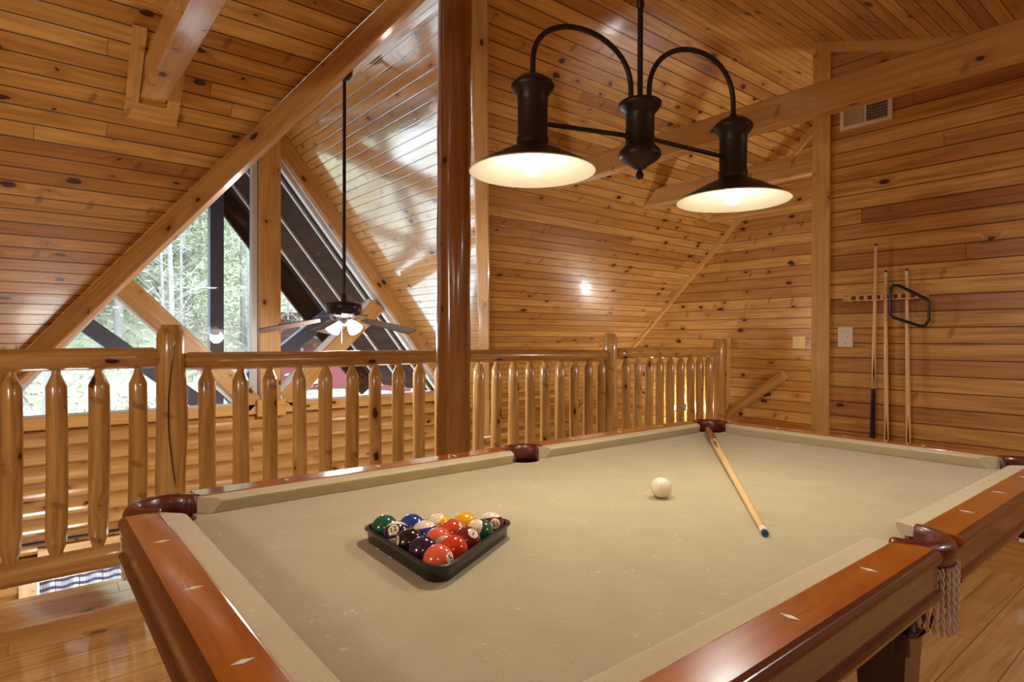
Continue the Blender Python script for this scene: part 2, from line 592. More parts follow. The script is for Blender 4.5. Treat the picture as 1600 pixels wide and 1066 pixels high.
# ---- ceilings
nrm = V3((0, MS, 1)).normalized()
acr = V3((0, 1, -MS)).normalized()
TH = nrm*.12
b = MB()
yb = VW+.02
b.slab([(UL, RV, zm(RV)), (RU, RV, zm(RV)), (RU-vall(yb), yb, zm(yb)), (UL, yb, zm(yb))], TH, (1, 0, 0), acr)
tag(b.build('ceiling', m_ceil), kind='structure')
b = MB()
b.slab([(RU, RV, zm(RV)), (UF+.05, RV, zm(RV)), (UF+.05, yb, zm(yb)), (RU+vall(yb), yb, zm(yb))], TH, (1, 0, 0), acr)
tag(b.build('ceiling', m_ceil), kind='structure')
# dormer ceiling toward the back
n2 = V3((0, -SH, 1)).normalized()*.12
b = MB()
b.slab([(UL, YB, zs(YB)), (UF+.05, YB, zs(YB)), (UF+.05, RV, RZ), (UL, RV, RZ)], n2, (1, 0, 0), V3((0, 1, SH)).normalized())
tag(b.build('ceiling', m_ceil), kind='structure')
# great-room slopes
for sg in (-1, 1):
    n3 = V3((sg*GS, 0, 1)).normalized()*.12
    b = MB()
    x1 = RU+sg*vall(yb)
    pts = [(RU, RV, RZ), (x1, yb, zg(x1)), (RU, yb, RZ)]
    if sg > 0: pts = [pts[0], pts[2], pts[1]]
    b.slab(pts, n3, (0, 1, 0), V3((sg*1, 0, -GS)).normalized())
    tag(b.build('ceiling', m_slope), kind='structure')

# ---- floors
b = MB()
b.slab([(UL, YB, 0), (UF, YB, 0), (UF, 2.05, 0), (4.1, 2.05, 0), (4.1, 3.55, 0), (UL, 3.55, 0)][:3] + [(UF, 2.05, 0), (4.1, 2.05, 0), (4.1, 3.55, 0), (UL, 3.55, 0)], (0, 0, -.28), (1, 0, 0), (0, 1, 0))
tag(b.build('floor', m_floor), kind='structure')
b = MB()
b.box(4.1, UF, 3.35, 3.57, -.28, 0, 'x')
tag(b.build('trim_1', m_trim), kind='structure')
b = MB()
b.slab([(UL, 2, LOW), (UF, 2, LOW), (UF, VW, LOW), (UL, VW, LOW)], (0, 0, -.1), (1, 0, 0), (0, 1, 0))
tag(b.build('floor', m_floor), kind='structure')

# ---- walls
b = MB()   # cue wall
yc = 1.775
b.slab([(UW, YB, 0), (UW, yc, 0), (UW, yc, zs(yc)), (UW, YB, zs(YB))], (.13, 0, 0), (0, 1, 0), (0, 0, 1))
tag(b.build('wall_right', m_wall), kind='structure')
b = MB()   # far stair wall
b.slab([(UF, YB, LOW), (UF, VW+.1, LOW), (UF, VW+.1, zm(VW+.1)), (UF, RV, RZ), (UF, YB, zs(YB))], (.12, 0, 0), (0, 1, 0), (0, 0, 1))
tag(b.build('wall_far', m_farwall), kind='structure')
b = MB()
b.slab([(UL, YB, LOW), (UL, YB, zs(YB)), (UL, RV, RZ), (UL, VW+.1, zm(VW+.1)), (UL, VW+.1, LOW)], (-.12, 0, 0), (0, 1, 0), (0, 0, 1))
tag(b.build('wall_left', m_farwall), kind='structure')
b = MB()
b.slab([(UL, YB, 0), (UF, YB, 0), (UF, YB, zs(YB)), (UL, YB, zs(YB))], (0, -.12, 0), (1, 0, 0), (0, 0, 1))
tag(b.build('wall_back', m_farwall), kind='structure')
b = MB()
b.slab([(UL, 2.0, LOW), (UF, 2.0, LOW), (UF, 2.0, -.28), (UL, 2.0, -.28)], (0, -.12, 0), (1, 0, 0), (0, 0, 1))
tag(b.build('wall_below_loft', m_farwall), kind='structure')

# window wall: half-log siding from the lower floor to the sill, with the lower window opening
SZ = .50
LWX0, LWX1, LWZ0, LWZ1 = .06, 3.3, -1.9, -.48
b = MB()
hh = .135
zz = LOW
while zz < SZ-.01:
    z1 = min(zz+hh, SZ)
    segs = [(UL, UF)]
    if z1 > LWZ0 and zz < LWZ1:
        segs = [(UL, LWX0), (LWX1, UF)]
    for x0, x1 in segs:
        prof = []
        for k in range(7):
            t = k/6
            prof.append((VW-.015-.045*sin(pi*t)**.7 if 0 < t < 1 else VW-.008, zz+(z1-zz)*t))
        o = (random.Random(int(zz*1000)).random()*9)
        for k in range(6):
            (y0, a0), (y1, a1) = prof[k], prof[k+1]
            b.face([(x0, y0, a0), (x1, y0, a0), (x1, y1, a1), (x0, y1, a1)],
                   [(x0+o, a0), (x1+o, a0), (x1+o, a1+.02), (x0+o, a1+.02)], 0, True)
    zz = z1
b.box(UL, UF, VW+.005, VW+.14, LOW, LWZ0, 'x')
b.box(UL, UF, VW+.005, VW+.14, LWZ1, SZ, 'x')
b.box(UL, LWX0, VW+.005, VW+.14, LWZ0, LWZ1, 'x')
b.box(LWX1, UF, VW+.005, VW+.14, LWZ0, LWZ1, 'x')
tag(b.build('wall_window_side', m_logwall), kind='structure')
# upper gable parts of the wall beside the glass, under the main slope
b = MB()
for sg in (-1, 1):
    xa = RU+sg*(RZ-SZ)/GS
    xe = UL if sg < 0 else UF
    p = [(xa, VW+.02, SZ), (xe, VW+.02, SZ), (xe, VW+.02, zm(VW)), (xa+sg*.3, VW+.02, zm(VW))]
    b.slab([(xa-sg*.02, VW+.02, SZ-.02), (xe, VW+.02, SZ-.02), (xe, VW+.02, SZ+.1), (xa, VW+.02, SZ+.1)], (0, .1, 0), (1, 0, 0), (0, 0, 1))
tag(b.build('wall_window_side', m_logwall), kind='structure')

# ---- gable window
win = thing('window_1', None, None, kind='structure')
FW = .15     # inner wood trim width
b = MB()
b.box(RU-2.4, RU+2.4, VW-.07, VW+.09, SZ, SZ+.085, 'x')
b.build('sill', m_trim, win)
for sg in (-1, 1):
    d = V3((sg*1, 0, -GS)).normalized()
    nn = V3((sg*GS, 0, 1)).normalized()
    Ln = (RZ-SZ)/(GS/math.sqrt(1+GS*GS))
    b = MB()
    c0 = V3((RU, VW+.02, RZ))
    mid = c0+d*(Ln/2)-nn*(FW/2)
    b.obox(mid, d*(Ln/2), V3((0, .09, 0)), nn*(FW/2))
    b.build('gable_casing', m_timber, win)
    b = MB()
    mid = c0+d*(Ln/2)-nn*(FW+.025)
    mid.y = VW+.05
    b.obox(mid, d*(Ln/2-.15), V3((0, .03, 0)), nn*.022)
    mid2 = c0+d*(Ln/2)-nn*(FW+.008)
    mid2.y = VW-.02
    b.obox(mid2, d*(Ln/2-.15), V3((0, .012, 0)), nn*.008)
    b.build('vinyl_edge', m_vinyl, win)
b = MB()
b.box(RU-.065, RU+.115, VW-.09, VW+.09, SZ+.0, RZ-.05, 'z')
b.build('mullion', m_timber, win)
b = MB()
b.box(RU-.115, RU-.068, VW-.0, VW+.08, SZ+.08, RZ-.25, 'z')
b.build('vinyl_edge', m_vinyl, win)
for sg, (xa, za), (xb, zb_) in ((-1, (1.66, .60), (.62, 1.66)), (1, (1.90, .62), (2.86, 1.55))):
    A, B = V3((xa, VW, za)), V3((xb, VW, zb_))
    d = (B-A).normalized()
    nn = V3((-d.z, 0, d.x))
    if nn.z < 0: nn = -nn
    b = MB()
    b.obox((A+B)/2-nn*.02, d*((B-A).length/2), V3((0, .07, 0)), nn*.075)
    b.build('brace', m_timber, win)
    b = MB()
    s_ = -1 if sg < 0 else 1
    b.obox((A+B)/2-nn*.02+nn*.095*s_+V3((0, .02, 0)), d*((B-A).length/2-.02), V3((0, .03, 0)), nn*.02)
    b.build('vinyl_edge', m_vinyl, win)
b = MB()
b.box(RU-.10, RU+.15, VW-.13, VW-.09, SZ-.02, SZ+.13, 'x')
b.build('bracket_block', m_trim, win)
b = MB()
b.face([(RU-2.3, VW+.06, SZ+.05), (RU+2.3, VW+.06, SZ+.05), (RU, VW+.06, RZ-.05)])
b.build('pane', m_glass, win)
b = MB()
b.box(RU-2.2, RU+2.2, VW-.005, VW+.05, SZ+.085, SZ+.10, 'x')
b.build('vinyl_edge', m_vinyl, win)

# ---- lower window with casing
w2 = thing('window_2', None, None, kind='structure')
b = MB()
b.box(LWX0-.09, LWX0+.02, VW-.085, VW+.05, LWZ0-.1, LWZ1+.02, 'z')
b.box(LWX1-.02, LWX1+.09, VW-.085, VW+.05, LWZ0-.1, LWZ1+.02, 'z')
b.box(LWX0+.02, LWX1-.02, VW-.085, VW+.05, LWZ1-.02, LWZ1+.09, 'x')
b.box(LWX0+.02, LWX1-.02, VW-.085, VW+.05, LWZ0-.1, LWZ0, 'x')
b.build('casing', m_trim, w2)
b = MB()
b.face([(LWX0, VW+.06, LWZ0), (LWX1, VW+.06, LWZ0), (LWX1, VW+.06, LWZ1), (LWX0, VW+.06, LWZ1)])
b.build('pane', m_glass, w2)


def plaid_mat():
    m = bpy.data.materials.new('plaid_cotton')
    m.use_nodes = True
    nt = m.node_tree
    nt.nodes.clear()
    N = NT(nt)
    uv = N.n('ShaderNodeUVMap'); uv.uv_map = 'UVMap'
    sp = N.n('ShaderNodeSeparateXYZ')
    nt.links.new(uv.outputs[0], sp.inputs[0])
    fx = N.math('FRACT', N.math('DIVIDE', sp.outputs[0], .15))
    fz = N.math('FRACT', N.math('DIVIDE', sp.outputs[1], .055))
    bx = N.math('GREATER_THAN', fx, .52)
    bz = N.math('GREATER_THAN', fz, .6)
    lx = N.math('MULTIPLY', N.math('GREATER_THAN', fx, .24), N.math('LESS_THAN', fx, .27))
    c = N.mixc(N.math('MULTIPLY', bx, .35), (*L(246, 244, 250), 1), (*L(190, 188, 204), 1))
    c = N.mixc(N.math('MULTIPLY', bz, .75), c, (*L(110, 108, 128), 1))
    c = N.mixc(N.math('MULTIPLY', lx, .7), c, (*L(150, 60, 80), 1))
    d = N.n('ShaderNodeBsdfDiffuse'); t = N.n('ShaderNodeBsdfTranslucent'); mx = N.n('ShaderNodeMixShader')
    nt.links.new(c, d.inputs[0]); nt.links.new(c, t.inputs[0])
    mx.inputs[0].default_value = .85
    out = N.n('ShaderNodeOutputMaterial')
    nt.links.new(d.outputs[0], mx.inputs[1]); nt.links.new(t.outputs[0], mx.inputs[2]); nt.links.new(mx.outputs[0], out.inputs[0])
    return m


b = MB()
nx = 160
for i in range(nx):
    x0 = .09+3.1*i/nx
    x1 = .09+3.1*(i+1)/nx
    f = lambda x: VW-.02+.018*sin(x*46)+.006*sin(x*19)
    b.face([(x0, f(x0), -1.85), (x1, f(x1), -1.85), (x1, f(x1), -.44), (x0, f(x0), -.44)], [(x0, -1.85), (x1, -1.85), (x1, -.44), (x0, -.44)], 0, True)
cur = b.build('curtain', plaid_mat())
tag(cur, 'blue and white plaid curtain backlit below the bottom log rail', 'curtain')
sol = cur.modifiers.new('thickness', 'SOLIDIFY'); sol.thickness = .002
rod = thing('curtain_rod', 'thin black curtain rod on the log wall under the gable window', 'curtain rod')
b = MB()
b.tube([(-.02, VW-.12, -.335), (3.35, VW-.12, -.335)], .012, 10)
b.build('pole', m_iron, rod)
for x in (-.04, 3.37):
    b = MB(); b.lathe([(.002, -.022), (.016, -.014), (.022, 0), (.016, .014), (.002, .022)], (x, VW-.12, -.335), 12, axis=(1, 0, 0)); b.build('finial', m_iron, rod)
for x in (.2, 1.7, 3.2):
    b = MB(); b.box(x-.008, x+.008, VW-.12, VW-.05, -.345, -.325, 'y'); b.build('bracket', m_iron, rod)

# ---- trims
b = MB(); b.box(UW-.02, UW+.15, yc-.095, yc+.015, 0, zs(yc)-.0, 'z'); tag(b.build('trim_2', m_trim), kind='structure')
b = MB()
A, B = V3((UW-.012, YB, zs(YB)-.03)), V3((UW-.012, yc-.095, zs(yc-.095)-.03))
b.obox((A+B)/2, (B-A)/2, V3((.012, 0, 0)), V3((0, 0, .032))); tag(b.build('trim_3', m_trim), kind='structure')
b = MB()     # strip between main slope and far wall
A, B = V3((UF-.02, RV, RZ-.025)), V3((UF-.02, VW, zm(VW)-.025))
b.obox((A+B)/2, (B-A)/2, V3((.02, 0, 0)), nrm*.02); tag(b.build('trim_4', m_trim), kind='structure')
b = MB(); b.box(UW-.022, UW, YB, yc-.1, 0, .125, 'y'); tag(b.build('baseboard_right', m_trim), kind='structure')
b = MB()     # ridge board of the great room
b.box(RU-.14, RU+.14, RV+.40, VW-.01, RZ-.190, RZ-.178, 'y'); tag(b.build('ridge_board', m_slope), 'pale flat ridge board at the peak where the fan rod hangs', 'beam')

# ---- valley beams (left seen whole, right edge-on behind the log post)
for sg, lab in ((-1, 'long diagonal valley beam crossing from the railing up over the gable window'), (1, 'narrow upright-looking valley beam just right of the big log post')):
    A = V3((RU, RV, RZ))
    yE = VW
    B = V3((RU+sg*vall(yE), yE, zm(yE)))
    d = (B-A).normalized()
    # section: horizontal side vector and down vector
    side = d.cross(V3((0, 0, 1))).normalized()
    dn = side.cross(d).normalized()
    if dn.z > 0: dn = -dn
    w_, h_ = (.028, .062) if sg < 0 else (.05, .07)
    b = MB()
    off = dn*(h_+.02)
    b.obox((A+B)/2+off-d*.05, d*((B-A).length/2-.12), side*w_, dn*h_, bev=.008)
    tag(b.build('valley_beam', m_timber), lab, 'beam')

# ---- tie beams running toward the window side
zb = 2.36
TB = [(3.16, 3.25, .155, 'big tie beam crossing in front of the white air vent'),
      (4.27, 4.36, .15, 'tie beam behind the pendant lamp, middle one of three'),
      (5.26, 5.35, .15, 'tie beam against the far wall, lowest of three above the stairs'),
      (.44, .55, .15, 'short tie beam at top left poking out of the plank ceiling')]
for i, (x0, x1, h, lab) in enumerate(TB):
    ye = (K-zb)/MS+.03
    ys = -1.2 if i in (0, 3) else (.3 if i == 2 else 1.0)
    if i in (0, 3):
        ys = RV-(RZ-zb-h)/SH+.1
    b = MB()
    b.box(x0, x1, ys, ye, zb, zb+h, 'y', bev=.006)
    tag(b.build('tie_beam', m_timber), lab, 'beam')
# boxed collar where the left beam meets the ceiling
tb = MB()
x0, x1 = .44, .55
yA, yB = (K-zb)/MS, (K-zb-.15)/MS
P = lambda x, y: V3((x, y, zm(y)))-nrm*.008
for (xa, xb, ya, yb2, g) in ((x0-.06, x0-.005, yB-.1, yA+.01, 'y'), (x1+.005, x1+.06, yB-.1, yA+.01, 'y'), (x0-.06, x1+.06, yA+.01, yA+.075, 'x')):
    c = (P(xa, ya)+P(xb, yb2))/2
    hx = V3(((xb-xa)/2, 0, 0)); hy = acr*((yb2-ya)/2*math.sqrt(1+MS*MS))
    if g == 'y': tb.obox(c, hy, hx, nrm*.008)
    else: tb.obox(c, hx, hy, nrm*.008)
tag(tb.build('trim_5', m_trim), kind='structure')

# ---- big log post
rnd = random.Random(4)
px, py = 1.735, 2.62
pts = [(px, py, z) for z in [i*.11 for i in range(29)] if z < 3.02]
b = MB()
b.tube(pts, [.087+.002*sin(i*1.3) for i in range(len(pts))], 28, True, flat=lambda t, l: 1+.02*sin(t*pi*10+l*2))
tag(b.build('log_post', m_post), 'thick varnished round log post standing behind the table', 'post')

# ------------------------------------------------------------------ railing
RY = 3.45
rail = thing('log_railing', 'peeled log railing with turned-down balusters along the loft edge', 'railing', (0, RY, 0))


def wob(seed, amp=.03):
    r = random.Random(seed)
    ph = [r.random()*6.28 for _ in range(4)]
    return lambda t, l: 1+amp*(sin(2*pi*t*3+ph[0]+l*1.2)*.5+sin(2*pi*t*5+ph[1]-l*2)*.4+sin(2*pi*t*2+ph[2]+l*4)*.4)


def hlog(name, x0, x1, z, r, seed, taper=0.0, zend=None, y=0.0, point=True):
    b = MB()
    n = 14
    path, rad = [], []
    for i in range(n+1):
        t = i/n
        path.append((x0+(x1-x0)*t, y+.006*sin(seed+t*5), z+((zend or z)-z)*t+.005*sin(seed*2+t*6)))
        rad.append(r*(1-taper*t)*(1+.03*sin(seed*3+t*9)))
    if point:
        path = [(x0-.035, y, z)]+path+[(x1+.035, y, zend or z)]
        rad = [r*.55]+rad+[r*.55]
    b.local = True
    b.tube(path, rad, 20, True, flat=wob(seed, .035), uvo=(seed*1.7, 0))
    return b.build(name, m_log, rail)


# three posts
def rpost(x, r, ztop, seed, y=0.0, z0=0.0):
    b = MB()
    b.local = True
    n = 12
    path = [(x+.004*sin(seed+i*.9), y, z0+(ztop-.05-z0)*i/n) for i in range(n+1)]+[(x, y, ztop-.012), (x, y, ztop)]
    rad = [r*(1+.05*sin(seed*2+i*.8)+.10*(1-i/n)) for i in range(n+1)]+[r*.72, r*.62]
    b.tube(path, rad, 20, True, flat=wob(seed, .03), uvo=(seed*2.3, 0))
    return b.build('post', m_log, rail)


hlog('top_rail', -2.9, .50, 1.088, .052, 1, zend=1.092)
hlog('top_rail', .66, 3.79, 1.080, .047, 2, zend=1.060)
hlog('top_rail', 3.98, 5.44, 1.068, .050, 3, zend=1.068)
hlog('bottom_rail', -2.9, .50, .145, .055, 4)
hlog('bottom_rail', .66, 3.80, .145, .052, 5)
hlog('bottom_rail', 3.96, 5.45, .145, .052, 6)
rpost(.581, .066, 1.262, 7)
cr = MB(); cr.local = True
cr.tube([(.581+.026*sin(z*5+.6), -.0665-.004*sin(z*3)-.006*(1-z), z) for z in [.45+.04*i for i in range(19)]], [.001]+[.0028]*17+[.001], 5)
cr.build('crack', m_cuedark, rail)
rpost(3.87, .062, 1.245, 8)
rpost(5.52, .060, 1.20, 9)
rpost(-2.95, .066, 1.26, 10)
b = MB(); b.local = True; b.box(5.585, 5.66, -.05, .05, -.02, 1.205, 'z'); b.build('end_board', m_trim, rail)
BX = [-.0416+.1585*k for k in range(-18, 40)]
k = 0
for x in BX:
    if -2.85 < x < 5.44 and abs(x-.581) > .09 and abs(x-3.87) > .095:
        k += 1
        r = random.Random(k)
        R0 = .040+.003*r.random()-(.002 if x > 1 else 0)
        bs = MB(); bs.local = True
        zt, zl = 1.035, .185
        if x > .6: zt = 1.03
        prof = [(zl-.008, .4), (zl+.03, .66), (zl+.075, 1.0)]+[(zl+.075+(zt-.062-zl-.075)*i/7, 1.0) for i in range(1, 8)]+[(zt-.008, .45), (zt+.02, .40)]
        ph = r.random()*6
        xx = x+(r.random()-.5)*.008
        bs.tube([(xx+.003*sin(ph+z*5), .003*cos(ph+z*4), z) for z, _ in prof], [R0*s_*(1+.03*sin(ph+z*6)) for z, s_ in prof], 12, True, flat=wob(k+40, .06), uvo=(k*.77, 0))
        bo = bs.build('baluster', m_log, rail)
        for i_, f_ in enumerate(bo.data.polygons):
            f_.use_smooth = 24 <= i_ < 108

# stair handrail on far wall
b = MB()
A, B = V3((UF-.09, 3.62, .27)), V3((UF-.09, 2.82, .86))
n = 8
b.tube([A.lerp(B, i/n) for i in range(n+1)], [.05]*(n+1), 18, True, flat=wob(77, .03))
hr = thing('stair_handrail', 'slanting peeled log handrail fixed to the far plank wall', 'handrail')
b.build('log', m_log, hr)
b = MB(); b.box(UF-.09, UF, 3.0, 3.03, .64, .67, 'x'); b.build('bracket', m_iron, hr)
# ------------------------------------------------------------------ pool table
TX0, TX1, TY0, TY1 = .29, 2.525, .497, 1.615      # nose lines
CX, CY = (TX0+TX1)/2, (TY0+TY1)/2
BZ, RT = .76, .80
CW = .048                                          # cushion top width
tbl = thing('pool_table', 'cherry wood pool table with khaki cloth and leather fringed pockets', 'pool table', (CX, CY, 0))


def tb_build(b, name, mat, parent=tbl):
    o = b.build(name, mat, parent)
    if parent is tbl:
        o.location = (-CX, -CY, 0)
    else:
        o.location = (0, 0, 0)
    return o


PR = .060
pock = {'c': [(TX0-.022, TY0-.022), (TX1+.022, TY0-.022), (TX1+.022, TY1+.022), (TX0-.022, TY1+.022)], 's': [(CX, TY0-.055), (CX, TY1+.055)]}
# bed with round notches at the pockets
b = MB()
bx0, bx1, by0, by1 = TX0-CW-.01, TX1+CW+.01, TY0-CW-.01, TY1+CW+.01


def arc(cx, cy, r, a0, a1, n=10):
    return [(cx+r*cos(a0+(a1-a0)*i/n), cy+r*sin(a0+(a1-a0)*i/n)) for i in range(n+1)]


out = []
pc = pock['c']
rr = .062
out += arc(pc[0][0], pc[0][1], rr, pi*.75+.2, -pi*.25-.2)
out += arc(pock['s'][0][0], pock['s'][0][1], rr, pi-.1, .1)
out += arc(pc[1][0], pc[1][1], rr, pi*1.25+.2, pi*.25-.2)
out += arc(pc[2][0], pc[2][1], rr, -pi*.25+.2, -pi*1.25-.2)
out += arc(pock['s'][1][0], pock['s'][1][1], rr, -.1, -pi+.1)
out += arc(pc[3][0], pc[3][1], rr, pi*.25+.2, -pi*.75-.2)
top = [(x, y, BZ) for x, y in out]
bot = [(x, y, BZ-.03) for x, y in out]
b.face(top)
b.face(list(reversed(bot)))
for i in range(len(top)):
    j = (i+1) % len(top)
    b.face([top[j], top[i], bot[i], bot[j]])
bed = tb_build(b, 'bed_cloth', m_felt)

# rails: function to sweep a section along a straight rail
# section coords (s outward from the cushion/wood line, z)
WSEC = [(0.0, RT-.03), (0.0, RT+.001), (.004, RT+.0025), (.068, RT+.0025), (.076, RT), (.081, RT-.007), (.083, RT-.014), (.080, RT-.017), (.080, RT-.021), (.074, RT-.024), (.074, RT-.03)]
ASEC = [(.070, RT-.026), (.073, RT-.026), (.072, .725), (.078, .722), (.081, .716), (.079, .708), (.072, .705), (.05, .705), (.05, RT-.026)]


def sweep(sec, P0, D, O, Ln, m0, m1, smooth=False, dark=False):
    """P0 start on the cushion/wood line, D along, O outward; m0/m1 end shifts as a function of s"""
    b = MB()
    P0, D, O = V3((*P0, 0)), V3((*D, 0)), V3((*O, 0))
    per = 0
    n = len(sec)
    A = [P0+D*m0(s)+O*s+V3((0, 0, z)) for s, z in sec]
    B = [P0+D*(Ln+m1(s))+O*s+V3((0, 0, z)) for s, z in sec]
    off = P0.x*3+P0.y*5
    for i in range(n):
        j = (i+1) % n
        l = (A[j]-A[i]).length
        q = [A[i], B[i], B[j], A[j]]
        uv = [(off, per), (off+Ln, per), (off+Ln, per+l), (off, per+l)]
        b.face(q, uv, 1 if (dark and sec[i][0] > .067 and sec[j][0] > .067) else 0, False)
        per += l
    b.face(A, [(off+s*.2, z) for s, z in sec])
    b.face(list(reversed(B)), [(off+s*.2, z) for s, z in reversed(sec)])
    # make the normals point outward
    return b


def cush_sec():
    # from the wood line (s=0) to the nose (s=-CW)
    return [(0, RT), (-.036, RT-.0005), (-.044, RT-.002), (-.0478, RT-.006), (-.046, RT-.011), (-.030, BZ+.001), (0, BZ+.001)]


def fixn(o):
    me = o.data
    bm = bmesh.new(); bm.from_mesh(me)
    bmesh.ops.remove_doubles(bm, verts=bm.verts, dist=1e-5)
    bmesh.ops.recalc_face_normals(bm, faces=bm.faces)
    bm.to_mesh(me); bm.free()
    return o


def make_rail(P0, P1, O, k0, k1, sights):
    """k0/k1: 'c' corner or 's' side at each end. P0,P1 on the wood line"""
    P0v, P1v = V3((*P0, 0)), V3((*P1, 0))
    D = (P1v-P0v).normalized()
    Ln = (P1v-P0v).length
    cc = {'c': lambda s: -s*1.0*(1 if s < 0 else 0), 's': lambda s: -s*.45*(1 if s < 0 else 0)}
    flat0 = lambda s: 0.0
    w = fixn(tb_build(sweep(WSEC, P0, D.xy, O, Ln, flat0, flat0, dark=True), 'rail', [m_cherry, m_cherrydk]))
    bv = w.modifiers.new('bevel', 'BEVEL'); bv.width = .0015; bv.segments = 2; bv.limit_method = 'ANGLE'
    c = fixn(tb_build(sweep(cush_sec(), P0, D.xy, O, Ln, cc[k0], lambda s: -cc[k1](s)), 'cushion', m_felt2))
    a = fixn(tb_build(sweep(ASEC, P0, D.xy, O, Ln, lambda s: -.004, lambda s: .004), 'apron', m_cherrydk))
    for t in sights:
        c0 = P0v+D*t+V3((*O, 0))*.034
        z = RT+.0032
        b = MB()
        hs, hl = .0055, .0145
        Ov = V3((*O, 0))
        tp = [c0-D*hs, c0-Ov*hl, c0+D*hs, c0+Ov*hl]
        b.face([p+V3((0, 0, z)) for p in (tp if D.cross(Ov).z < 0 else tp[::-1])])
        q = fixn(tb_build(b, 'diamond_inlay', m_inlay, w))
        so = q.modifiers.new('t', 'SOLIDIFY'); so.thickness = .0008
    return w


g = .055     # half gap at the side pocket on the wood line
cg = .045    # corner setback along the wood line
x0w, x1w, y0w, y1w = TX0-CW, TX1+CW, TY0-CW, TY1+CW
q = (TX1-TX0)/8
S = lambda base, idx, start: [base+q*i-start for i in idx]
e = cg+.048
# near long rail (two), far long rail (two), end rails
make_rail((x0w+e, y0w), (CX-g-.01, y0w), (0, -1), 'c', 's', [TX0+q*i-(x0w+e) for i in (1, 2, 3)])
make_rail((CX+g+.01, y0w), (x1w-e, y0w), (0, -1), 's', 'c', [TX0+q*i-(CX+g+.01) for i in (5, 6, 7)])
make_rail((x0w+e, y1w), (CX-g-.01, y1w), (0, 1), 'c', 's', [TX0+q*i-(x0w+e) for i in (1, 2, 3)])
make_rail((CX+g+.01, y1w), (x1w-e, y1w), (0, 1), 's', 'c', [TX0+q*i-(CX+g+.01) for i in (5, 6, 7)])
qy = (TY1-TY0)/4
make_rail((x0w, y0w+e), (x0w, y1w-e), (-1, 0), 'c', 'c', [TY0+qy*i-(y0w+e) for i in (1, 2, 3)])
make_rail((x1w, y0w+e), (x1w, y1w-e), (1, 0), 'c', 'c', [TY0+qy*i-(y0w+e) for i in (1, 2, 3)])

# cabinet frame, legs
b = MB()
fx0, fx1, fy0, fy1 = x0w+.09, x1w-.09, y0w+.09, y1w-.09
for (a0, a1, c0, c1, gr) in ((fx0, fx1, fy0, fy0+.03, 'x'), (fx0, fx1, fy1-.03, fy1, 'x'), (fx0, fx0+.03, fy0+.03, fy1-.03, 'y'), (fx1-.03, fx1, fy0+.03, fy1-.03, 'y')):
    b.box(a0, a1, c0, c1, .575, BZ-.031, gr)
tb_build(b, 'cabinet_frame', m_legwood)
b = MB()
b.box(x0w+.012, x1w-.012, y0w+.012, y0w+.09, .715, BZ-.032, 'x')
b.box(x0w+.012, x1w-.012, y1w-.09, y1w-.012, .715, BZ-.032, 'x')
tb_build(b, 'slate_frame', m_cherrydk)
for lx, ly in ((.77, .70), (2.05, .70), (.77, CY*2-.70), (2.05, CY*2-.70)):
    b = MB()
    sec = [(.058, 0), (.066, .03), (.060, .05), (.05, .07), (.066, .40), (.082, .50), (.088, .53), (.088, .575)]
    sec = [(r*1.15, h) for r, h in sec]
    for i in range(len(sec)-1):
        r0, h0 = sec[i]; r1, h1 = sec[i+1]
        for (ax, ay) in ((1, 0), (0, 1), (-1, 0), (0, -1)):
            tx, ty = -ay, ax
            p = [(lx+ax*r0-tx*r0, ly+ay*r0-ty*r0, h0), (lx+ax*r0+tx*r0, ly+ay*r0+ty*r0, h0), (lx+ax*r1+tx*r1, ly+ay*r1+ty*r1, h1), (lx+ax*r1-tx*r1, ly+ay*r1-ty*r1, h1)]
            b.face(p, [(h0, -r0), (h0, r0), (h1, r1), (h1, -r1)])
    r0 = sec[0][0]
    b.face([(lx-r0, ly-r0, 0), (lx-r0, ly+r0, 0), (lx+r0, ly+r0, 0), (lx+r0, ly-r0, 0)])
    tb_build(b, 'leg', m_legwood)


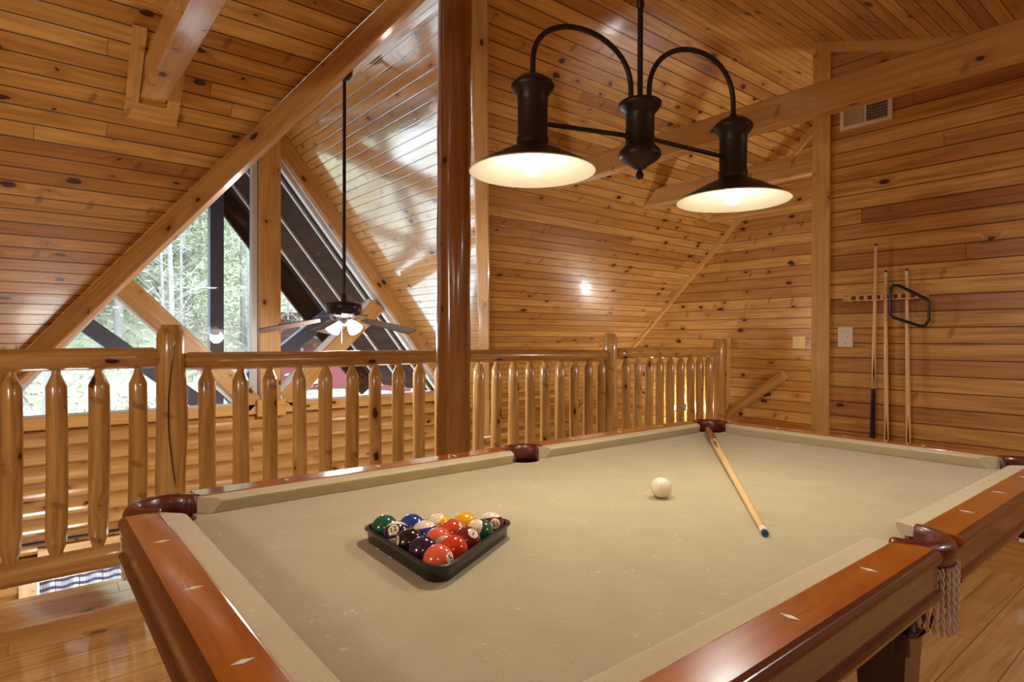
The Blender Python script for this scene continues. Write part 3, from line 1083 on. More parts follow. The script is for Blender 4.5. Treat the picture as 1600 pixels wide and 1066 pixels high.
# pockets
def pocket(cx, cy, ang, half, fringe=True, net=True, side=False):
    """leather collar round the hole; ang: outward direction, half: half angle of the arc"""
    Rin = .054
    Rout = .058+.030
    p = MB()
    sec = [(Rin, RT-.045), (Rin, RT-.012), (Rin+.004, RT+.002), (Rin+.012, RT+.0065), (Rin+.024, RT+.006), (Rout, RT-.002), (Rout+.004, RT-.012), (Rout+.003, RT-.030), (Rout-.002, RT-.044), (Rout-.012, RT-.048)]
    n = 28
    rings = []
    for i in range(n+1):
        t = -half+2*half*i/n
        a = ang+t
        k = abs(t)/half
        # ends sweep back toward the rail ends
        rings.append([V3((cx+cos(a)*(r), cy+sin(a)*(r), z)) for r, z in sec])
    m = len(sec)
    for i in range(n):
        for j in range(m-1):
            A, B = rings[i], rings[i+1]
            p.face([A[j], B[j], B[j+1], A[j+1]], [(i*.01, j*.01)]*4, 0, True)
    p.face(rings[0]); p.face(list(reversed(rings[-1])))
    o = fixn(tb_build(p, 'pocket_collar', m_leather))
    for f in o.data.polygons: f.use_smooth = True
    # stitched seam line
    s = MB()
    s.tube([(cx+cos(ang-half+.06+2*(half-.06)*i/30)*(Rin+.010), cy+sin(ang-half+.06+2*(half-.06)*i/30)*(Rin+.010), RT+.0058) for i in range(31)], .0014, 6)
    st = s.build('seam', m_leather, o); st.location = (0, 0, 0)
    # inner basket
    p = MB()
    prof = [(.058, RT-.02), (.058, BZ-.03), (.060, .70), (.056, .66), (.045, .62), (.03, .60)]
    nn = 10
    for i in range(24):
        a0, a1 = 2*pi*i/24, 2*pi*(i+1)/24
        for j in range(len(prof)-1):
            hi = prof[j][1]
            if j == 0:
                # only the outward half reaches up to the collar
                da = (a0-ang+pi) % (2*pi)-pi
                if abs(da) > half+.05: continue
            if j >= 2 and i % 4 in (0, 1): continue
            (ra, za), (rb, zb2) = prof[j], prof[j+1]
            p.face([(cx+cos(a0)*ra, cy+sin(a0)*ra, za), (cx+cos(a1)*ra, cy+sin(a1)*ra, za), (cx+cos(a1)*rb, cy+sin(a1)*rb, zb2), (cx+cos(a0)*rb, cy+sin(a0)*rb, zb2)], None, 0, True)
    p.lathe([(.002, .597), (.032, .597), (.034, .603), (.002, .606)], (cx, cy, 0), 20)
    bsk = tb_build(p, 'pocket_basket', m_leatherin)
    so = bsk.modifiers.new('t', 'SOLIDIFY'); so.thickness = .003
    p = MB()
    p.lathe([(.004, .600), (.010, .595), (.012, .588), (.010, .583), (.013, .577), (.0145, .552), (.014, .550), (.002, .552)], (cx, cy, 0), 16)
    q_ = p.build('tassel', m_fringedk, bsk); q_.location = (0, 0, 0)
    if fringe:
        fr = MB()
        ns = 13 if side else 16
        hf = half*(.62 if side else .8)
        for i in range(ns):
            t = -hf+2*hf*i/(ns-1)
            a = ang+t
            r0 = Rout+.003
            x, y = cx+cos(a)*r0, cy+sin(a)*r0
            ln = .125+.012*cos(t*3)+.004*sin(i*7)
            nst = 26
            for st_ in (0, pi):
                path = []
                for k in range(nst+1):
                    w_ = k/nst
                    ph = w_*nst*.9+st_+i
                    path.append((x+cos(ph)*.0022+.002*sin(w_*3+i), y+sin(ph)*.0022, RT-.04-ln*w_))
                fr.tube(path, [.0024]*nst+[.0012], 5)
        tb_build(fr, 'fringe', m_fringe)


for i, (cx, cy) in enumerate(pock['c']):
    a = [pi*1.25, -pi*.25, pi*.25, pi*.75][i]
    pocket(cx, cy, a, pi*.5+.42)
pocket(pock['s'][0][0], pock['s'][0][1]+.012, -pi/2, pi*.5-.02, side=True)
pocket(pock['s'][1][0], pock['s'][1][1]-.012, pi/2, pi*.5-.02, side=True)

# ------------------------------------------------------------------ balls
BR = .0286
CREAM = L(236, 222, 190)


def ball_mat(name, col, stripe):
    m, nt, bs = new_mat(name)
    bs.inputs['Roughness'].default_value = .16
    bs.inputs['Coat Weight'].default_value = .4
    bs.inputs['Coat Roughness'].default_value = .1
    if stripe:
        N = NT(nt)
        tc = N.n('ShaderNodeTexCoord')
        sp = N.n('ShaderNodeSeparateXYZ')
        nt.links.new(tc.outputs['Object'], sp.inputs[0])
        k = N.maprange(N.math('ABSOLUTE', sp.outputs[2]), BR*.50, BR*.515, 1.0, 0.0)
        nt.links.new(N.mixc(k, (*CREAM, 1), (*col, 1)), bs.inputs['Base Color'])
    else:
        bs.inputs['Base Color'].default_value = (*col, 1)
    return m


bm_ = bmesh.new()
bmesh.ops.create_uvsphere(bm_, u_segments=40, v_segments=24, radius=BR)
for f in bm_.faces: f.smooth = True
bme = bpy.data.meshes.new('ball'); bm_.to_mesh(bme); bm_.free()
m_disc = plain('ball_number_ivory', L(238, 228, 200), .2, coat=.4)
m_ink = plain('ball_number_ink', L(20, 18, 20), .4)


def text_mesh(txt, size):
    cu = bpy.data.curves.new('t', 'FONT')
    cu.body = txt
    cu.size = size
    cu.align_x = 'CENTER'; cu.align_y = 'CENTER'
    cu.offset = size*.02
    to = bpy.data.objects.new('t', cu)
    COL.objects.link(to)
    dg = bpy.context.evaluated_depsgraph_get()
    me = bpy.data.meshes.new_from_object(to.evaluated_get(dg))
    bpy.data.objects.remove(to)
    bmx = bmesh.new(); bmx.from_mesh(me)
    bmesh.ops.triangulate(bmx, faces=bmx.faces)
    for _ in range(3):
        lo = [e_ for e_ in bmx.edges if e_.calc_length() > .0016]
        if lo: bmesh.ops.subdivide_edges(bmx, edges=lo, cuts=1)
        bmesh.ops.triangulate(bmx, faces=bmx.faces)
    bmx.to_mesh(me); bmx.free()
    return me


def ball(name, label, loc, col, stripe, axis, num=None, ndir=None, roll=0.0, cat='ball'):
    """axis: stripe axis direction; ndir: direction of the number disc in the world"""
    me = bme.copy(); me.name = name
    mat = ball_mat(name+'_resin', col, stripe)
    me.materials.append(mat)
    o = bpy.data.objects.new(name, me)
    COL.objects.link(o)
    o.location = loc
    A = V3(axis).normalized()
    rot = V3((0, 0, 1)).rotation_difference(A)
    o.rotation_mode = 'QUATERNION'
    o.rotation_quaternion = rot
    tag(o, label, cat)
    if num is not None:
        n = V3(ndir).normalized()
        up = V3((0, 0, 1)); up = (up-n*up.dot(n)).normalized()
        rt = up.cross(n)
        up2 = up*cos(roll)+rt*sin(roll); rt2 = up2.cross(n)
        M = Matrix((rt2, up2, n)).transposed()
        Mi = rot.to_matrix().inverted() @ M
        d = MB()
        rd = .0112
        base = []
        for j in range(6):
            rj = rd*j/5
            ring = []
            for k in range(28):
                t = 2*pi*k/28
                x, y = rj*cos(t), rj*sin(t)
                ring.append(Mi @ (V3((x, y, math.sqrt(max(BR*BR-x*x-y*y, 0)))).normalized()*(BR*1.004)))
            base.append(ring)
        for j in range(5):
            for k in range(28):
                k2 = (k+1) % 28
                d.face([base[j][k], base[j+1][k], base[j+1][k2], base[j][k2]], None, 0, True)
        dd = d.build('number_disc', m_disc); dd.parent = o
        tm = text_mesh(num, .0155 if len(num) > 1 else .0185)
        for v in tm.vertices:
            x, y = v.co.x, v.co.y
            v.co = Mi @ (V3((x, y, math.sqrt(max(BR*BR-x*x-y*y, 0)))).normalized()*(BR*1.010))
        tm.materials.clear(); tm.materials.append(m_ink)
        td = bpy.data.objects.new('number', tm); COL.objects.link(td); td.parent = dd
    return o


D1 = V3((.846, -.533, 0)).normalized()     # along the back row
D2 = V3((-.533, -.846, 0)).normalized()    # toward the apex
B0 = V3((.604, 1.178, BZ+BR+.0005))
pit = 2*BR*1.004
GRN, BLU, YEL, MAR, PUR, RED, ORG, COR, BLK = L(20, 92, 62), L(30, 62, 140), L(236, 176, 40), L(118, 34, 40), L(48, 26, 62), L(206, 62, 30), L(206, 74, 40), L(228, 104, 74), L(26, 24, 22)
tc_ = V3((-.3, -.6, .7))
cam_dir = lambda p: (V3((0, 0, 1.2))-p).normalized()
rows = [
    [('green', GRN, 0, (0, 0, 1), None, None, 0, 'solid green ball in the left corner of the rack'),
     ('blue', BLU, 0, (0, 0, 1), None, None, 0, 'solid blue ball in the back row of the rack'),
     ('yellow_stripe', YEL, 1, (-.55, .25, .85), None, None, 0, 'cream ball with yellow stripe in the middle of the back row'),
     ('yellow', YEL, 0, (0, 0, 1), None, None, 0, 'solid yellow ball in the back row of the rack'),
     ('maroon_stripe', MAR, 1, (.1, .3, .95), '15', (-.25, -.85, .34), pi, 'cream and maroon striped ball number 15 in the right corner of the rack')],
    [('purple_stripe', PUR, 1, (.3, .55, .78), '12', (-.55, -.5, .67), -.5, 'dark purple striped ball showing number 12 at the left edge'),
     ('blue_stripe', BLU, 1, (0, .25, 1), None, None, 0, 'cream topped ball with a dark blue stripe behind the coral ones'),
     ('orange_red', ORG, 0, (0, 0, 1), None, None, 0, 'orange red ball with a pale right side in the second row'),
     ('green_stripe', GRN, 1, (-.85, .1, .55), None, None, 0, 'cream and green striped ball at the right edge of the rack')],
    [('black', BLK, 0, (0, 0, 1), None, None, 0, 'black ball at the left edge of the rack'),
     ('coral_stripe', COR, 1, (-.1, -1, -.35), None, None, 0, 'coral ball with a cream front patch at the centre of the rack'),
     ('maroon', MAR, 0, (0, 0, 1), '7', (.1, -.7, .75), .5, 'solid maroon ball showing number 7 at the right edge')],
    [('purple', PUR, 0, (0, 0, 1), None, None, 0, 'solid dark purple ball behind the front coral ball'),
     ('red', RED, 0, (0, 0, 1), None, None, 0, 'glossy solid red ball right behind the front coral ball')],
    [('coral', COR, 0, (0, 0, 1), '5', (.43, -.90, .28), -.4, 'solid coral ball number 5 at the front corner of the rack')],
]
for ri, row in enumerate(rows):
    for ci, (nm, col, st, ax, num, nd, rl, lab) in enumerate(row):
        p = B0+D1*pit*(ci+ri*.5)+D2*pit*ri*.8660
        if nm == 'orange_red':
            ball('orange_red_billiard_ball', lab, p, col, 0, ax, '3', (.55, -.62, .55), 0)
        elif nm == 'black':
            ball('black_billiard_ball', lab, p, col, 0, ax, '8', (-.93, .2, .25), 0)
        else:
            ball(nm+'_billiard_ball', lab, p, col, st, ax, num, nd, rl)
ball('cue_ball', 'lone white cue ball in the middle of the cloth', (1.368, 1.030, BZ+BR), L(238, 228, 200), 0, (0, 0, 1))

# ------------------------------------------------------------------ triangle rack on the table
tr = thing('triangle_rack', 'dark plastic triangle rack holding fifteen balls on the cloth', 'ball rack')
cen = B0+D1*pit*2+D2*pit*4*.866/3


def tri_path(off, z, rc, n=7):
    """rounded triangle at distance off outside the ball centres"""
    vs = [B0, B0+D1*pit*4, B0+D1*pit*2+D2*pit*4*.866]
    pts = []
    for i in range(3):
        v = vs[i]
        d = (v-cen); d.z = 0
        dn = d.normalized()
        a0 = math.atan2(dn.y, dn.x)
        inward = max(off-rc, 0)
        ccen = v+dn*(inward*2)       # offset corner
        sgn = -1
        for k in range(n+1):
            t = a0+sgn*(-pi/3+2*pi/3*k/n)
            pts.append((ccen.x+cos(t)*rc, ccen.y+sin(t)*rc, z))
    return pts


prof = [(.0300, .004), (.0300, .0320), (.0345, .0345), (.0395, .0330), (.0400, .0295), (.0335, .0275), (.0325, .004), (.0315, .002)]
b = MB()
rings = [tri_path(o_, BZ+z_, .026+(o_-.03)*.9) for o_, z_ in prof]
n = len(rings[0])
for i in range(len(rings)):
    A, B = rings[i], rings[(i+1) % len(rings)]
    for k in range(n):
        k2 = (k+1) % n
        b.face([A[k], A[k2], B[k2], B[k]], None, 0, False)
rk = fixn(b.build('frame', m_rack, tr))
for f in rk.data.polygons: f.use_smooth = True
rk.modifiers.new('es', 'EDGE_SPLIT').split_angle = radians(35)

# ------------------------------------------------------------------ cues


def cue(label, A, B, butt_mat, blen, tipm=m_ferrule, scale=1.0, chalk=None, points=True):
    """A tip, B butt"""
    A, B = V3(A), V3(B)
    t = thing('pool_cue', label, 'pool cue')
    d = (B-A).normalized()
    Ln = (B-A).length
    r = lambda s: (.0062+(.0145-.0062)*(s/Ln)**1.15)*scale
    def seg(name, s0, s1, mat, grow=1.0, n=10):
        b = MB()
        b.tube([A+d*(s0+(s1-s0)*i/n) for i in range(n+1)], [r(s0+(s1-s0)*i/n)*grow for i in range(n+1)], 16)
        return b.build(name, mat, t)
    seg('tip', 0, .012, chalk or m_chalk, 1.0, 2)
    seg('ferrule', .012, .038, tipm, 1.02, 2)
    seg('shaft', .038, Ln-blen, m_maple)
    bt = seg('butt', Ln-blen, Ln-.01, butt_mat, 1.01)
    # pointed splices of the butt wood into the shaft wood
    if points:
        X = d.orthogonal().normalized(); Y = d.cross(X)
        for k in range(4):
            a = k*pi/2+.4
            b = MB()
            pl = .22
            n = 8
            prev = None
            for i in range(n+1):
                s = Ln-blen-pl+pl*i/n
                w_ = .75*i/n
                L_ = A+d*s+(X*cos(a-w_)+Y*sin(a-w_))*r(s)*1.012
                Mi_ = A+d*s+(X*cos(a)+Y*sin(a))*r(s)*1.03
                R_ = A+d*s+(X*cos(a+w_)+Y*sin(a+w_))*r(s)*1.012
                if prev:
                    b.face([prev[0], prev[1], Mi_, L_], None, 0, True)
                    b.face([prev[1], prev[2], R_, Mi_], None, 0, True)
                prev = (L_, Mi_, R_)
            q_ = b.build('splice_point', butt_mat, bt)
    seg('bumper', Ln-.01, Ln, m_black, .95, 2)
    return t


cue('pool cue lying on the cloth with brown butt toward the far corner pocket', (1.277, .681, BZ+.0078), (2.445, 1.582, BZ+.0180), m_cuebrown, .30, scale=1.18)
cx_ = UW-.045
cue('black-butted pool cue, tallest of three leaning on the plank wall', (cx_-.005, 1.405, 1.76), (cx_-.02, 1.415, .29), m_cuedark, .62, chalk=m_iron, scale=1.2)
cue('middle pool cue between the tall cue and the hanging ball frame', (cx_-.005, 1.352, 1.60), (cx_-.02, 1.335, .13), m_cuebrown, .42, chalk=m_iron, scale=1.2)
cue('pool cue on the wall seen through the hanging black ball frame', (cx_-.005, 1.245, 1.60), (cx_-.02, 1.222, .13), m_cuebrown, .42, chalk=m_iron, scale=1.2)

# wall rack for the cues
wr = thing('cue_rack', 'light wood cue rack screwed to the plank wall', 'cue rack')
zc = 1.448
b = MB()
y0_, y1_ = 1.19, 1.545
b.box(UW-.016, UW-.001, y0_, y1_, zc-.022, zc+.022, 'y')
b.build('back_board', m_cuebrown, wr)
b = MB()
for i in range(9):
    y = y0_+(y1_-y0_)*(i+.0)/8
    b.box(UW-.062, UW-.016, y-.010, y+.010, zc-.018, zc+.016, 'y')
b.box(UW-.066, UW-.058, y0_-.01, y1_+.01, zc+.010, zc+.018, 'y')
b.box(UW-.066, UW-.058, y0_-.01, y1_+.01, zc-.022, zc-.014, 'y')
b.build('cue_holder', m_rackwood, wr)
for y, s_ in ((y0_, -1), (y1_, 1)):
    b = MB()
    b.obox((UW-.03, y+s_*.022, zc), V3((0, .02, 0)), V3((.028, 0, 0)), V3((0, 0, .02)), bev=.012)
    b.build('end_cap', m_rackwood, wr)
# lower cue ledge
b = MB()
b.box(UW-.085, UW-.001, 1.15, 1.56, .105, .128, 'y'); b.build('ledge', m_trim, wr)
b = MB(); b.box(UW-.085, UW-.001, 1.39, 1.44, .128, .288, 'y'); b.build('block', m_trim, wr)
# hanging diamond frame
hx = UW-.078
hp = [(1.318, 1.488), (1.318, 1.340), (1.298, 1.322), (1.170, 1.274), (1.145, 1.276), (1.128, 1.305), (1.128, 1.405), (1.140, 1.422), (1.275, 1.505), (1.303, 1.508)]
# smooth it
b = MB()
ring = []
for i in range(len(hp)):
    p0, p1 = hp[i], hp[(i+1) % len(hp)]
    for k in range(4):
        t = k/4
        ring.append((hx+.0, p0[0]+(p1[0]-p0[0])*t, p0[1]+(p1[1]-p0[1])*t))
b.tube(ring, .0085, 10, False, closed=True)
fr_ = b.build('diamond_rack', m_black)
tag(fr_, 'black plastic diamond shaped ball frame hanging on the cue rack', 'ball rack')

# ------------------------------------------------------------------ switch plates, vent, outlets


def plate(name, x, y, z, hy, hz, mat, label, toggles, cat='switch plate'):
    t = thing(name, label, cat)
    b = MB()
    b.obox((x-.003, y, z), V3((0, hy, 0)), V3((0, 0, hz)), V3((.003, 0, 0)), bev=.002)
    b.build('cover', mat, t)
    for dy, dz, w_, h_ in toggles:
        b = MB()
        b.box(x-.014, x-.006, y+dy-w_, y+dy+w_, z+dz-h_, z+dz+h_, 'z')
        b.build('toggle', mat, t)
    for dz in (-hz*.55, hz*.55):
        b = MB(); b.lathe([(.0001, -.001), (.003, -.001), (.003, 0)], (x-.0062, y, z+dz), 10, axis=(1, 0, 0)); b.build('screw', m_ventdark, t)
    return t


plate('switch_plate', UW, 1.590, 1.213, .043, .062, m_white, 'white dimmer switch plate on the cue wall', [(0, 0, .012, .006)])
plate('switch_plate', UF, 2.725, 1.169, .058, .056, m_almond, 'almond double switch plate on the far wall above the handrail', [(-.02, 0, .006, .010), (.02, 0, .006, .010)])
ot = plate('wall_outlet', UW, .69, .205, .06, .036, m_white, 'white outlet low on the cue wall seen under the table rail', [(-.022, 0, .010, .012), (.022, 0, .010, .012)], 'outlet')

vt = thing('air_vent', 'white metal air vent high on the cue wall under the beam', 'vent')
vy0, vy1, vz0, vz1 = 1.338, 1.626, 2.487, 2.626
b = MB()
for (a0, a1, c0, c1) in ((vy0, vy1, vz0, vz0+.02), (vy0, vy1, vz1-.02, vz1), (vy0, vy0+.022, vz0+.02, vz1-.02), (vy1-.022, vy1, vz0+.02, vz1-.02), ((vy0+vy1)/2-.004, (vy0+vy1)/2+.004, vz0+.02, vz1-.02)):
    b.box(UW-.012, UW, a0, a1, c0, c1, 'y')
b.build('frame', m_white, vt)
b = MB(); b.box(UW-.003, UW-.001, vy0+.02, vy1-.02, vz0+.018, vz1-.018, 'y'); b.build('backing', m_ventdark, vt)
for h in (0, 1):
    b = MB()
    s0 = vy0+.024 if h == 0 else (vy0+vy1)/2+.006
    for i in range(14):
        y = s0+i*(.112/13)
        a = .0045 if h == 0 else -.0045
        b.obox((UW-.008, y, (vz0+vz1)/2), V3((0, 0, .049)), V3((.004, a*.25 if h == 0 else a*.9, 0)), V3((0, .0006, 0)))
    if h == 0:
        for j in range(5):
            b.box(UW-.004, UW-.002, vy0+.022, (vy0+vy1)/2-.004, vz0+.03+j*.018, vz0+.032+j*.018, 'y')
    b.build('louvre_bank', m_white, vt)

# ------------------------------------------------------------------ pendant fixture
PM = V3((1.365, 1.105, 0))
c1 = V3((.03, 0, 0))
lat = V3((cos(YAW), -sin(YAW), 0)); fw = V3((sin(YAW), cos(YAW), 0))
P1 = fw*1.60+lat*(.033*1.60); P1.z = 1.641
P2 = fw*1.84+lat*(.3656*1.84); P2.z = 1.620
PC = (P1+P2)/2; PC.z = 1.638
ax = (P2-P1); ax.z = 0; ax.normalize()
pend = thing('pendant_light', 'bronze two-shade pendant light hanging over the pool table', 'pendant light', (PC.x, PC.y, PC.z))
def pb(b, name, mat, parent=pend):
    o = b.build(name, mat, parent)
    o.location = tuple(-pend.location) if parent is pend else (0, 0, 0)
    return o
for nme, P, rs in (('a', P1, .167), ('b', P2, .167)):
    b = MB()
    # outer shell and inner enamel of the shade
    outer = [(.040, .075), (.045, .066), (.085, .048), (.125, .026), (.155, .010), (rs, 0.0)]
    inner = [(rs-.001, -.001), (.153, .008), (.123, .023), (.083, .044), (.045, .060), (.035, .066)]
    b.lathe(outer, P, 48)
    sh = pb(b, 'shade', m_bronze)
    b = MB(); b.lathe(inner, P, 48); pb(b, 'shade_lining', m_enamel, sh)
    b = MB(); b.lathe([(rs-.001, -.0015), (rs+.001, -.0015), (rs+.0012, .001), (rs-.001, .002)], P, 48); pb(b, 'shade_rim', m_enamel, sh)
    b = MB()
    b.lathe([(.042, .062), (.043, .088), (.040, .092), (.0405, .18), (.041, .200), (.056, .218), (.0585, .226), (.055, .232), (.044, .243), (.026, .253), (.014, .257), (.010, .264), (.002, .266)], P, 32)
    pb(b, 'socket_housing', m_bronze)
    b = MB()
    b.lathe([(.0005, -.012), (.016, -.007), (.026, .004), (.030, .018), (.028, .032), (.020, .050), (.016, .062)], P, 24)
    pb(b, 'bulb', m_bulb)
    lamp('pendant_bulb', 'POINT', (P.x, P.y, P.z+.012), 5.0, (1.0, .92, .80), .034)
    sp_ = lamp('pendant_reflector_bulb', 'SPOT', (P.x, P.y, P.z-.004), 29, (1.0, .92, .80), .030)
    sp_.data.spot_size = radians(164); sp_.data.spot_blend = .5
b = MB()
b.lathe([(.0005, 0.0), (.010, .004), (.012, .012), (.009, .020), (.006, .026), (.014, .030), (.026, .040), (.050, .054), (.058, .062), (.060, .070), (.058, .080), (.046, .092), (.041, .100), (.040, .18), (.042, .186), (.054, .200), (.060, .208), (.061, .216), (.056, .220), (.02, .224)], (PC.x, PC.y, PC.z+.015), 32, cap1=True)
pb(b, 'centre_body', m_bronze)
for P, sg in ((P1, -1), (P2, 1)):
    # straight arm
    b = MB()
    A = V3((PC.x, PC.y, PC.z+.135))+ax*sg*.038
    B = V3((P.x, P.y, P.z+.132))-ax*sg*.038
    b.tube([A, B], .0065, 10)
    b.lathe([(.010, -.003), (.012, .002), (.010, .008), (.007, .012)], A, 14, axis=(B-A))
    pb(b, 'straight_arm', m_bronze)
    # arched arm
    T0 = V3((PC.x, PC.y, PC.z+.232))+ax*sg*.030
    T1 = V3((P.x, P.y, P.z+.258))
    b = MB()
    mid = (T0+T1)/2
    half = (T1-T0)/2
    path = [T0]
    zt = 2.052-max(T0.z, T1.z)
    for i in range(25):
        t = pi*i/24
        p = mid-half*cos(t)
        zb3 = T0.z+(T1.z-T0.z)*(1-cos(t))/2
        p.z = zb3+.03+zt*.86*sin(t)**.85
        path.append(p)
    path.append(T1)
    b.tube(path, .0075, 12)
    pb(b, 'arched_arm', m_bronze)
b = MB()
zt_ = zs(PC.y)-.02
b.tube([(PC.x, PC.y, PC.z+.23), (PC.x, PC.y, 2.14), (PC.x, PC.y, zt_)], .008, 12)
b.lathe([(.0085, 0), (.0105, .004), (.0105, .03), (.0085, .035)], (PC.x, PC.y, 2.14), 14)
b.lathe([(.001, -.03), (.03, -.025), (.055, -.008), (.062, .01)], (PC.x, PC.y, zt_), 24)
pb(b, 'stem', m_bronze)

# ------------------------------------------------------------------ ceiling fan in the great room
FX, FY = 1.757, 4.05
fz = 1.40
fan = thing('ceiling_fan', 'dark ceiling fan with lit frosted shades hanging on a long rod', 'ceiling fan', (FX, FY, fz))


def fb(b, name, mat, parent=fan):
    o = b.build(name, mat, parent)
    o.location = (-FX, -FY, -fz) if parent is fan else (0, 0, 0)
    return o


b = MB()
b.tube([(FX, FY, fz+.05), (FX, FY, RZ-.20)], .012, 14)
b.lathe([(.014, 0), (.020, .01), (.020, .05), (.014, .06)], (FX, FY, fz+.05), 16)
fb(b, 'downrod', m_fanmetal)
b = MB(); b.lathe([(.012, -.07), (.035, -.06), (.055, -.03), (.062, .02), (.062, .045)], (FX, FY, RZ-.237), 24, cap1=True); fb(b, 'canopy', m_fanmetal)
b = MB()
b.lathe([(.02, .058), (.09, .052), (.12, .040), (.125, .030), (.125, -.008), (.118, -.018), (.118, -.022), (.125, -.026), (.110, -.040), (.06, -.050), (.045, -.075), (.05, -.10), (.03, -.115), (.002, -.118)], (FX, FY, fz), 36)
fb(b, 'motor_housing', m_fanmetal)
for k in range(5):
    a = radians(12+72*k)
    d = V3((cos(a), sin(a), 0)); s_ = V3((-sin(a), cos(a), 0))
    tilt = radians(13)
    sv = s_*cos(tilt)+V3((0, 0, 1))*sin(tilt)
    zc_ = V3((FX, FY, fz-.045))
    b = MB()
    b.obox(zc_+d*.14, d*.05, s_*.018, V3((0, 0, .003)))
    arm = fb(b, 'blade_iron', m_fanmetal)
    b = MB()
    up = d.cross(sv).normalized()*.003
    outl = [(.16, .045), (.22, .055), (.45, .066), (.53, .066), (.555, .05), (.56, .02)]
    pts = [(r, w_) for r, w_ in outl]+[(r, -w_) for r, w_ in reversed(outl)]
    droop = V3((0, 0, -.115))
    T = [zc_+d*r+sv*w_+droop*(r/.56) for r, w_ in pts]
    b.face([p+up for p in T]); b.face([p-up for p in reversed(T)])
    for i in range(len(T)):
        j = (i+1) % len(T)
        b.face([T[j]+up, T[i]+up, T[i]-up, T[j]-up])
    fb(b, 'blade', m_blade)
for k in range(4):
    a = radians(20+90*k)
    d = V3((cos(a), sin(a), 0))
    axd = (d*.75+V3((0, 0, -1))*.75).normalized()
    c = V3((FX, FY, fz-.085))+d*.055
    b = MB()
    b.lathe([(.016, 0), (.022, .012), (.036, .035), (.047, .065), (.052, .085), (.050, .085), (.045, .065), (.034, .037), (.018, .014)], c, 24, axis=axd)
    g_ = fb(b, 'glass_shade', m_fanglass)
b = MB(); b.tube([(FX-.03, FY-.03, fz-.11), (FX-.03, FY-.03, fz-.26)], .0015, 6); fb(b, 'pull_chain', m_fanmetal)
lamp('fan_lamp', 'POINT', (FX, FY, fz-.20), 50, (1.0, .95, .88), .07)

# ------------------------------------------------------------------ outside: overhang, truss, hill, trees
VO = 8.15
for sg in (-1, 1):
    d = V3((sg, 0, -GS)).normalized(); nn = V3((sg*GS, 0, 1)).normalized()
    b = MB()
    c0 = V3((RU, 0, RZ+.04))
    Ln = 3.6
    A = c0+V3((0, VW+.13, 0)); B = c0+V3((0, VO, 0))
    pts = [A, B, B+d*Ln, A+d*Ln]
    if sg < 0: pts.reverse()
    b.slab(pts, nn*.1, (0, 1, 0), d)
    sf = thing('roof_overhang', ('dark outdoor roof overhang sloping down to the right beyond the glass' if sg > 0 else 'dark outdoor roof overhang sloping down to the left beyond the glass'), 'roof')
    b.build('soffit', m_extdark, sf)
    for y in (6.5, 7.16, 7.82):
        b = MB()
        b.obox(V3((RU, y, RZ+.04))+d*Ln/2-nn*.012, d*Ln/2, V3((0, .022, 0)), nn*.012)
        b.build('rafter', m_batten, sf)
    b = MB()
    b.obox(V3((RU, VO-.03, RZ+.04))+d*Ln/2-nn*.10, d*Ln/2, V3((0, .03, 0)), nn*.14)
    b.build('barge_board', m_extdark, sf)
ts = thing('porch_truss', 'dark outdoor truss post with two braces beyond the window', 'truss')
KX, KY = 1.80, 7.9
b = MB(); b.box(KX-.075, KX+.075, KY-.07, KY+.07, -2.7, RZ-.1, 'z'); b.build('king_post', m_extpost, ts)
for A, B in (((1.70, .35), (-.35, 2.05)), ((1.90, .45), (3.35, 1.62))):
    A, B = V3((A[0], KY, A[1])), V3((B[0], KY, B[1]))
    d = (B-A).normalized(); nn = V3((-d.z, 0, d.x))
    b = MB(); b.obox((A+B)/2, (B-A)/2, V3((0, .06, 0)), nn*.085); b.build('brace', m_extpost, ts)

# ground
def gz(x, y):
    z = -2.6
    z += max(0, y-9)*.16
    z += max(0, y-19-max(0, x-3)*.55)*.50
    z += .25*sin(x*.6)*sin(y*.5)*min(1, max(0, (y-9)/6))
    return z


def ground_mat():
    m, nt, bs = new_mat('leaf_litter')
    N = NT(nt)
    tc = N.n('ShaderNodeTexCoord')
    n1 = N.noise(tc.outputs['Object'], 5, 5, .7)
    n2 = N.noise(tc.outputs['Object'], .5, 3, .6)
    c = N.ramp(n1, [(.3, L(110, 106, 90)), (.5, L(156, 152, 136)), (.7, L(196, 192, 180))])
    c = N.mixc(N.maprange(n2, .45, .6), c, (*L(172, 180, 148), 1))
    nt.links.new(c, bs.inputs['Base Color'])
    bs.inputs['Roughness'].default_value = .95
    return m


b = MB()
nx, ny = 50, 44
gx = lambda i: -30+80*i/nx
gy = lambda j: 6.2+60*(j/ny)**1.4
for i in range(nx):
    for j in range(ny):
        q_ = [(gx(i), gy(j)), (gx(i+1), gy(j)), (gx(i+1), gy(j+1)), (gx(i), gy(j+1))]
        b.face([(x, y, gz(x, y)) for x, y in q_], None, 0, True)
tag(b.build('hillside_ground', ground_mat()), kind='structure')


def leaf_mat(name, cols, rough=.7):
    m, nt, bs = new_mat(name)
    N = NT(nt)
    tc = N.n('ShaderNodeTexCoord')
    n1 = N.noise(tc.outputs['Object'], 1.3, 4, .7)
    w = N.n('ShaderNodeNewGeometry')
    c = N.ramp(w.outputs['Random Per Island'], [(i/(len(cols)-1), c_) for i, c_ in enumerate(cols)])
    nt.links.new(c, bs.inputs['Base Color'])
    bs.inputs['Roughness'].default_value = rough
    return m


m_pineleaf = leaf_mat('pale_pine_foliage', [L(146, 158, 128), L(180, 186, 158), L(122, 136, 112), L(202, 202, 182)])
m_brush = leaf_mat('winter_brush', [L(176, 172, 160), L(140, 138, 126), L(206, 202, 194), L(140, 148, 108), L(110, 106, 96)])
m_bark = plain('grey_bark', L(140, 136, 132), .9, vary=.3)


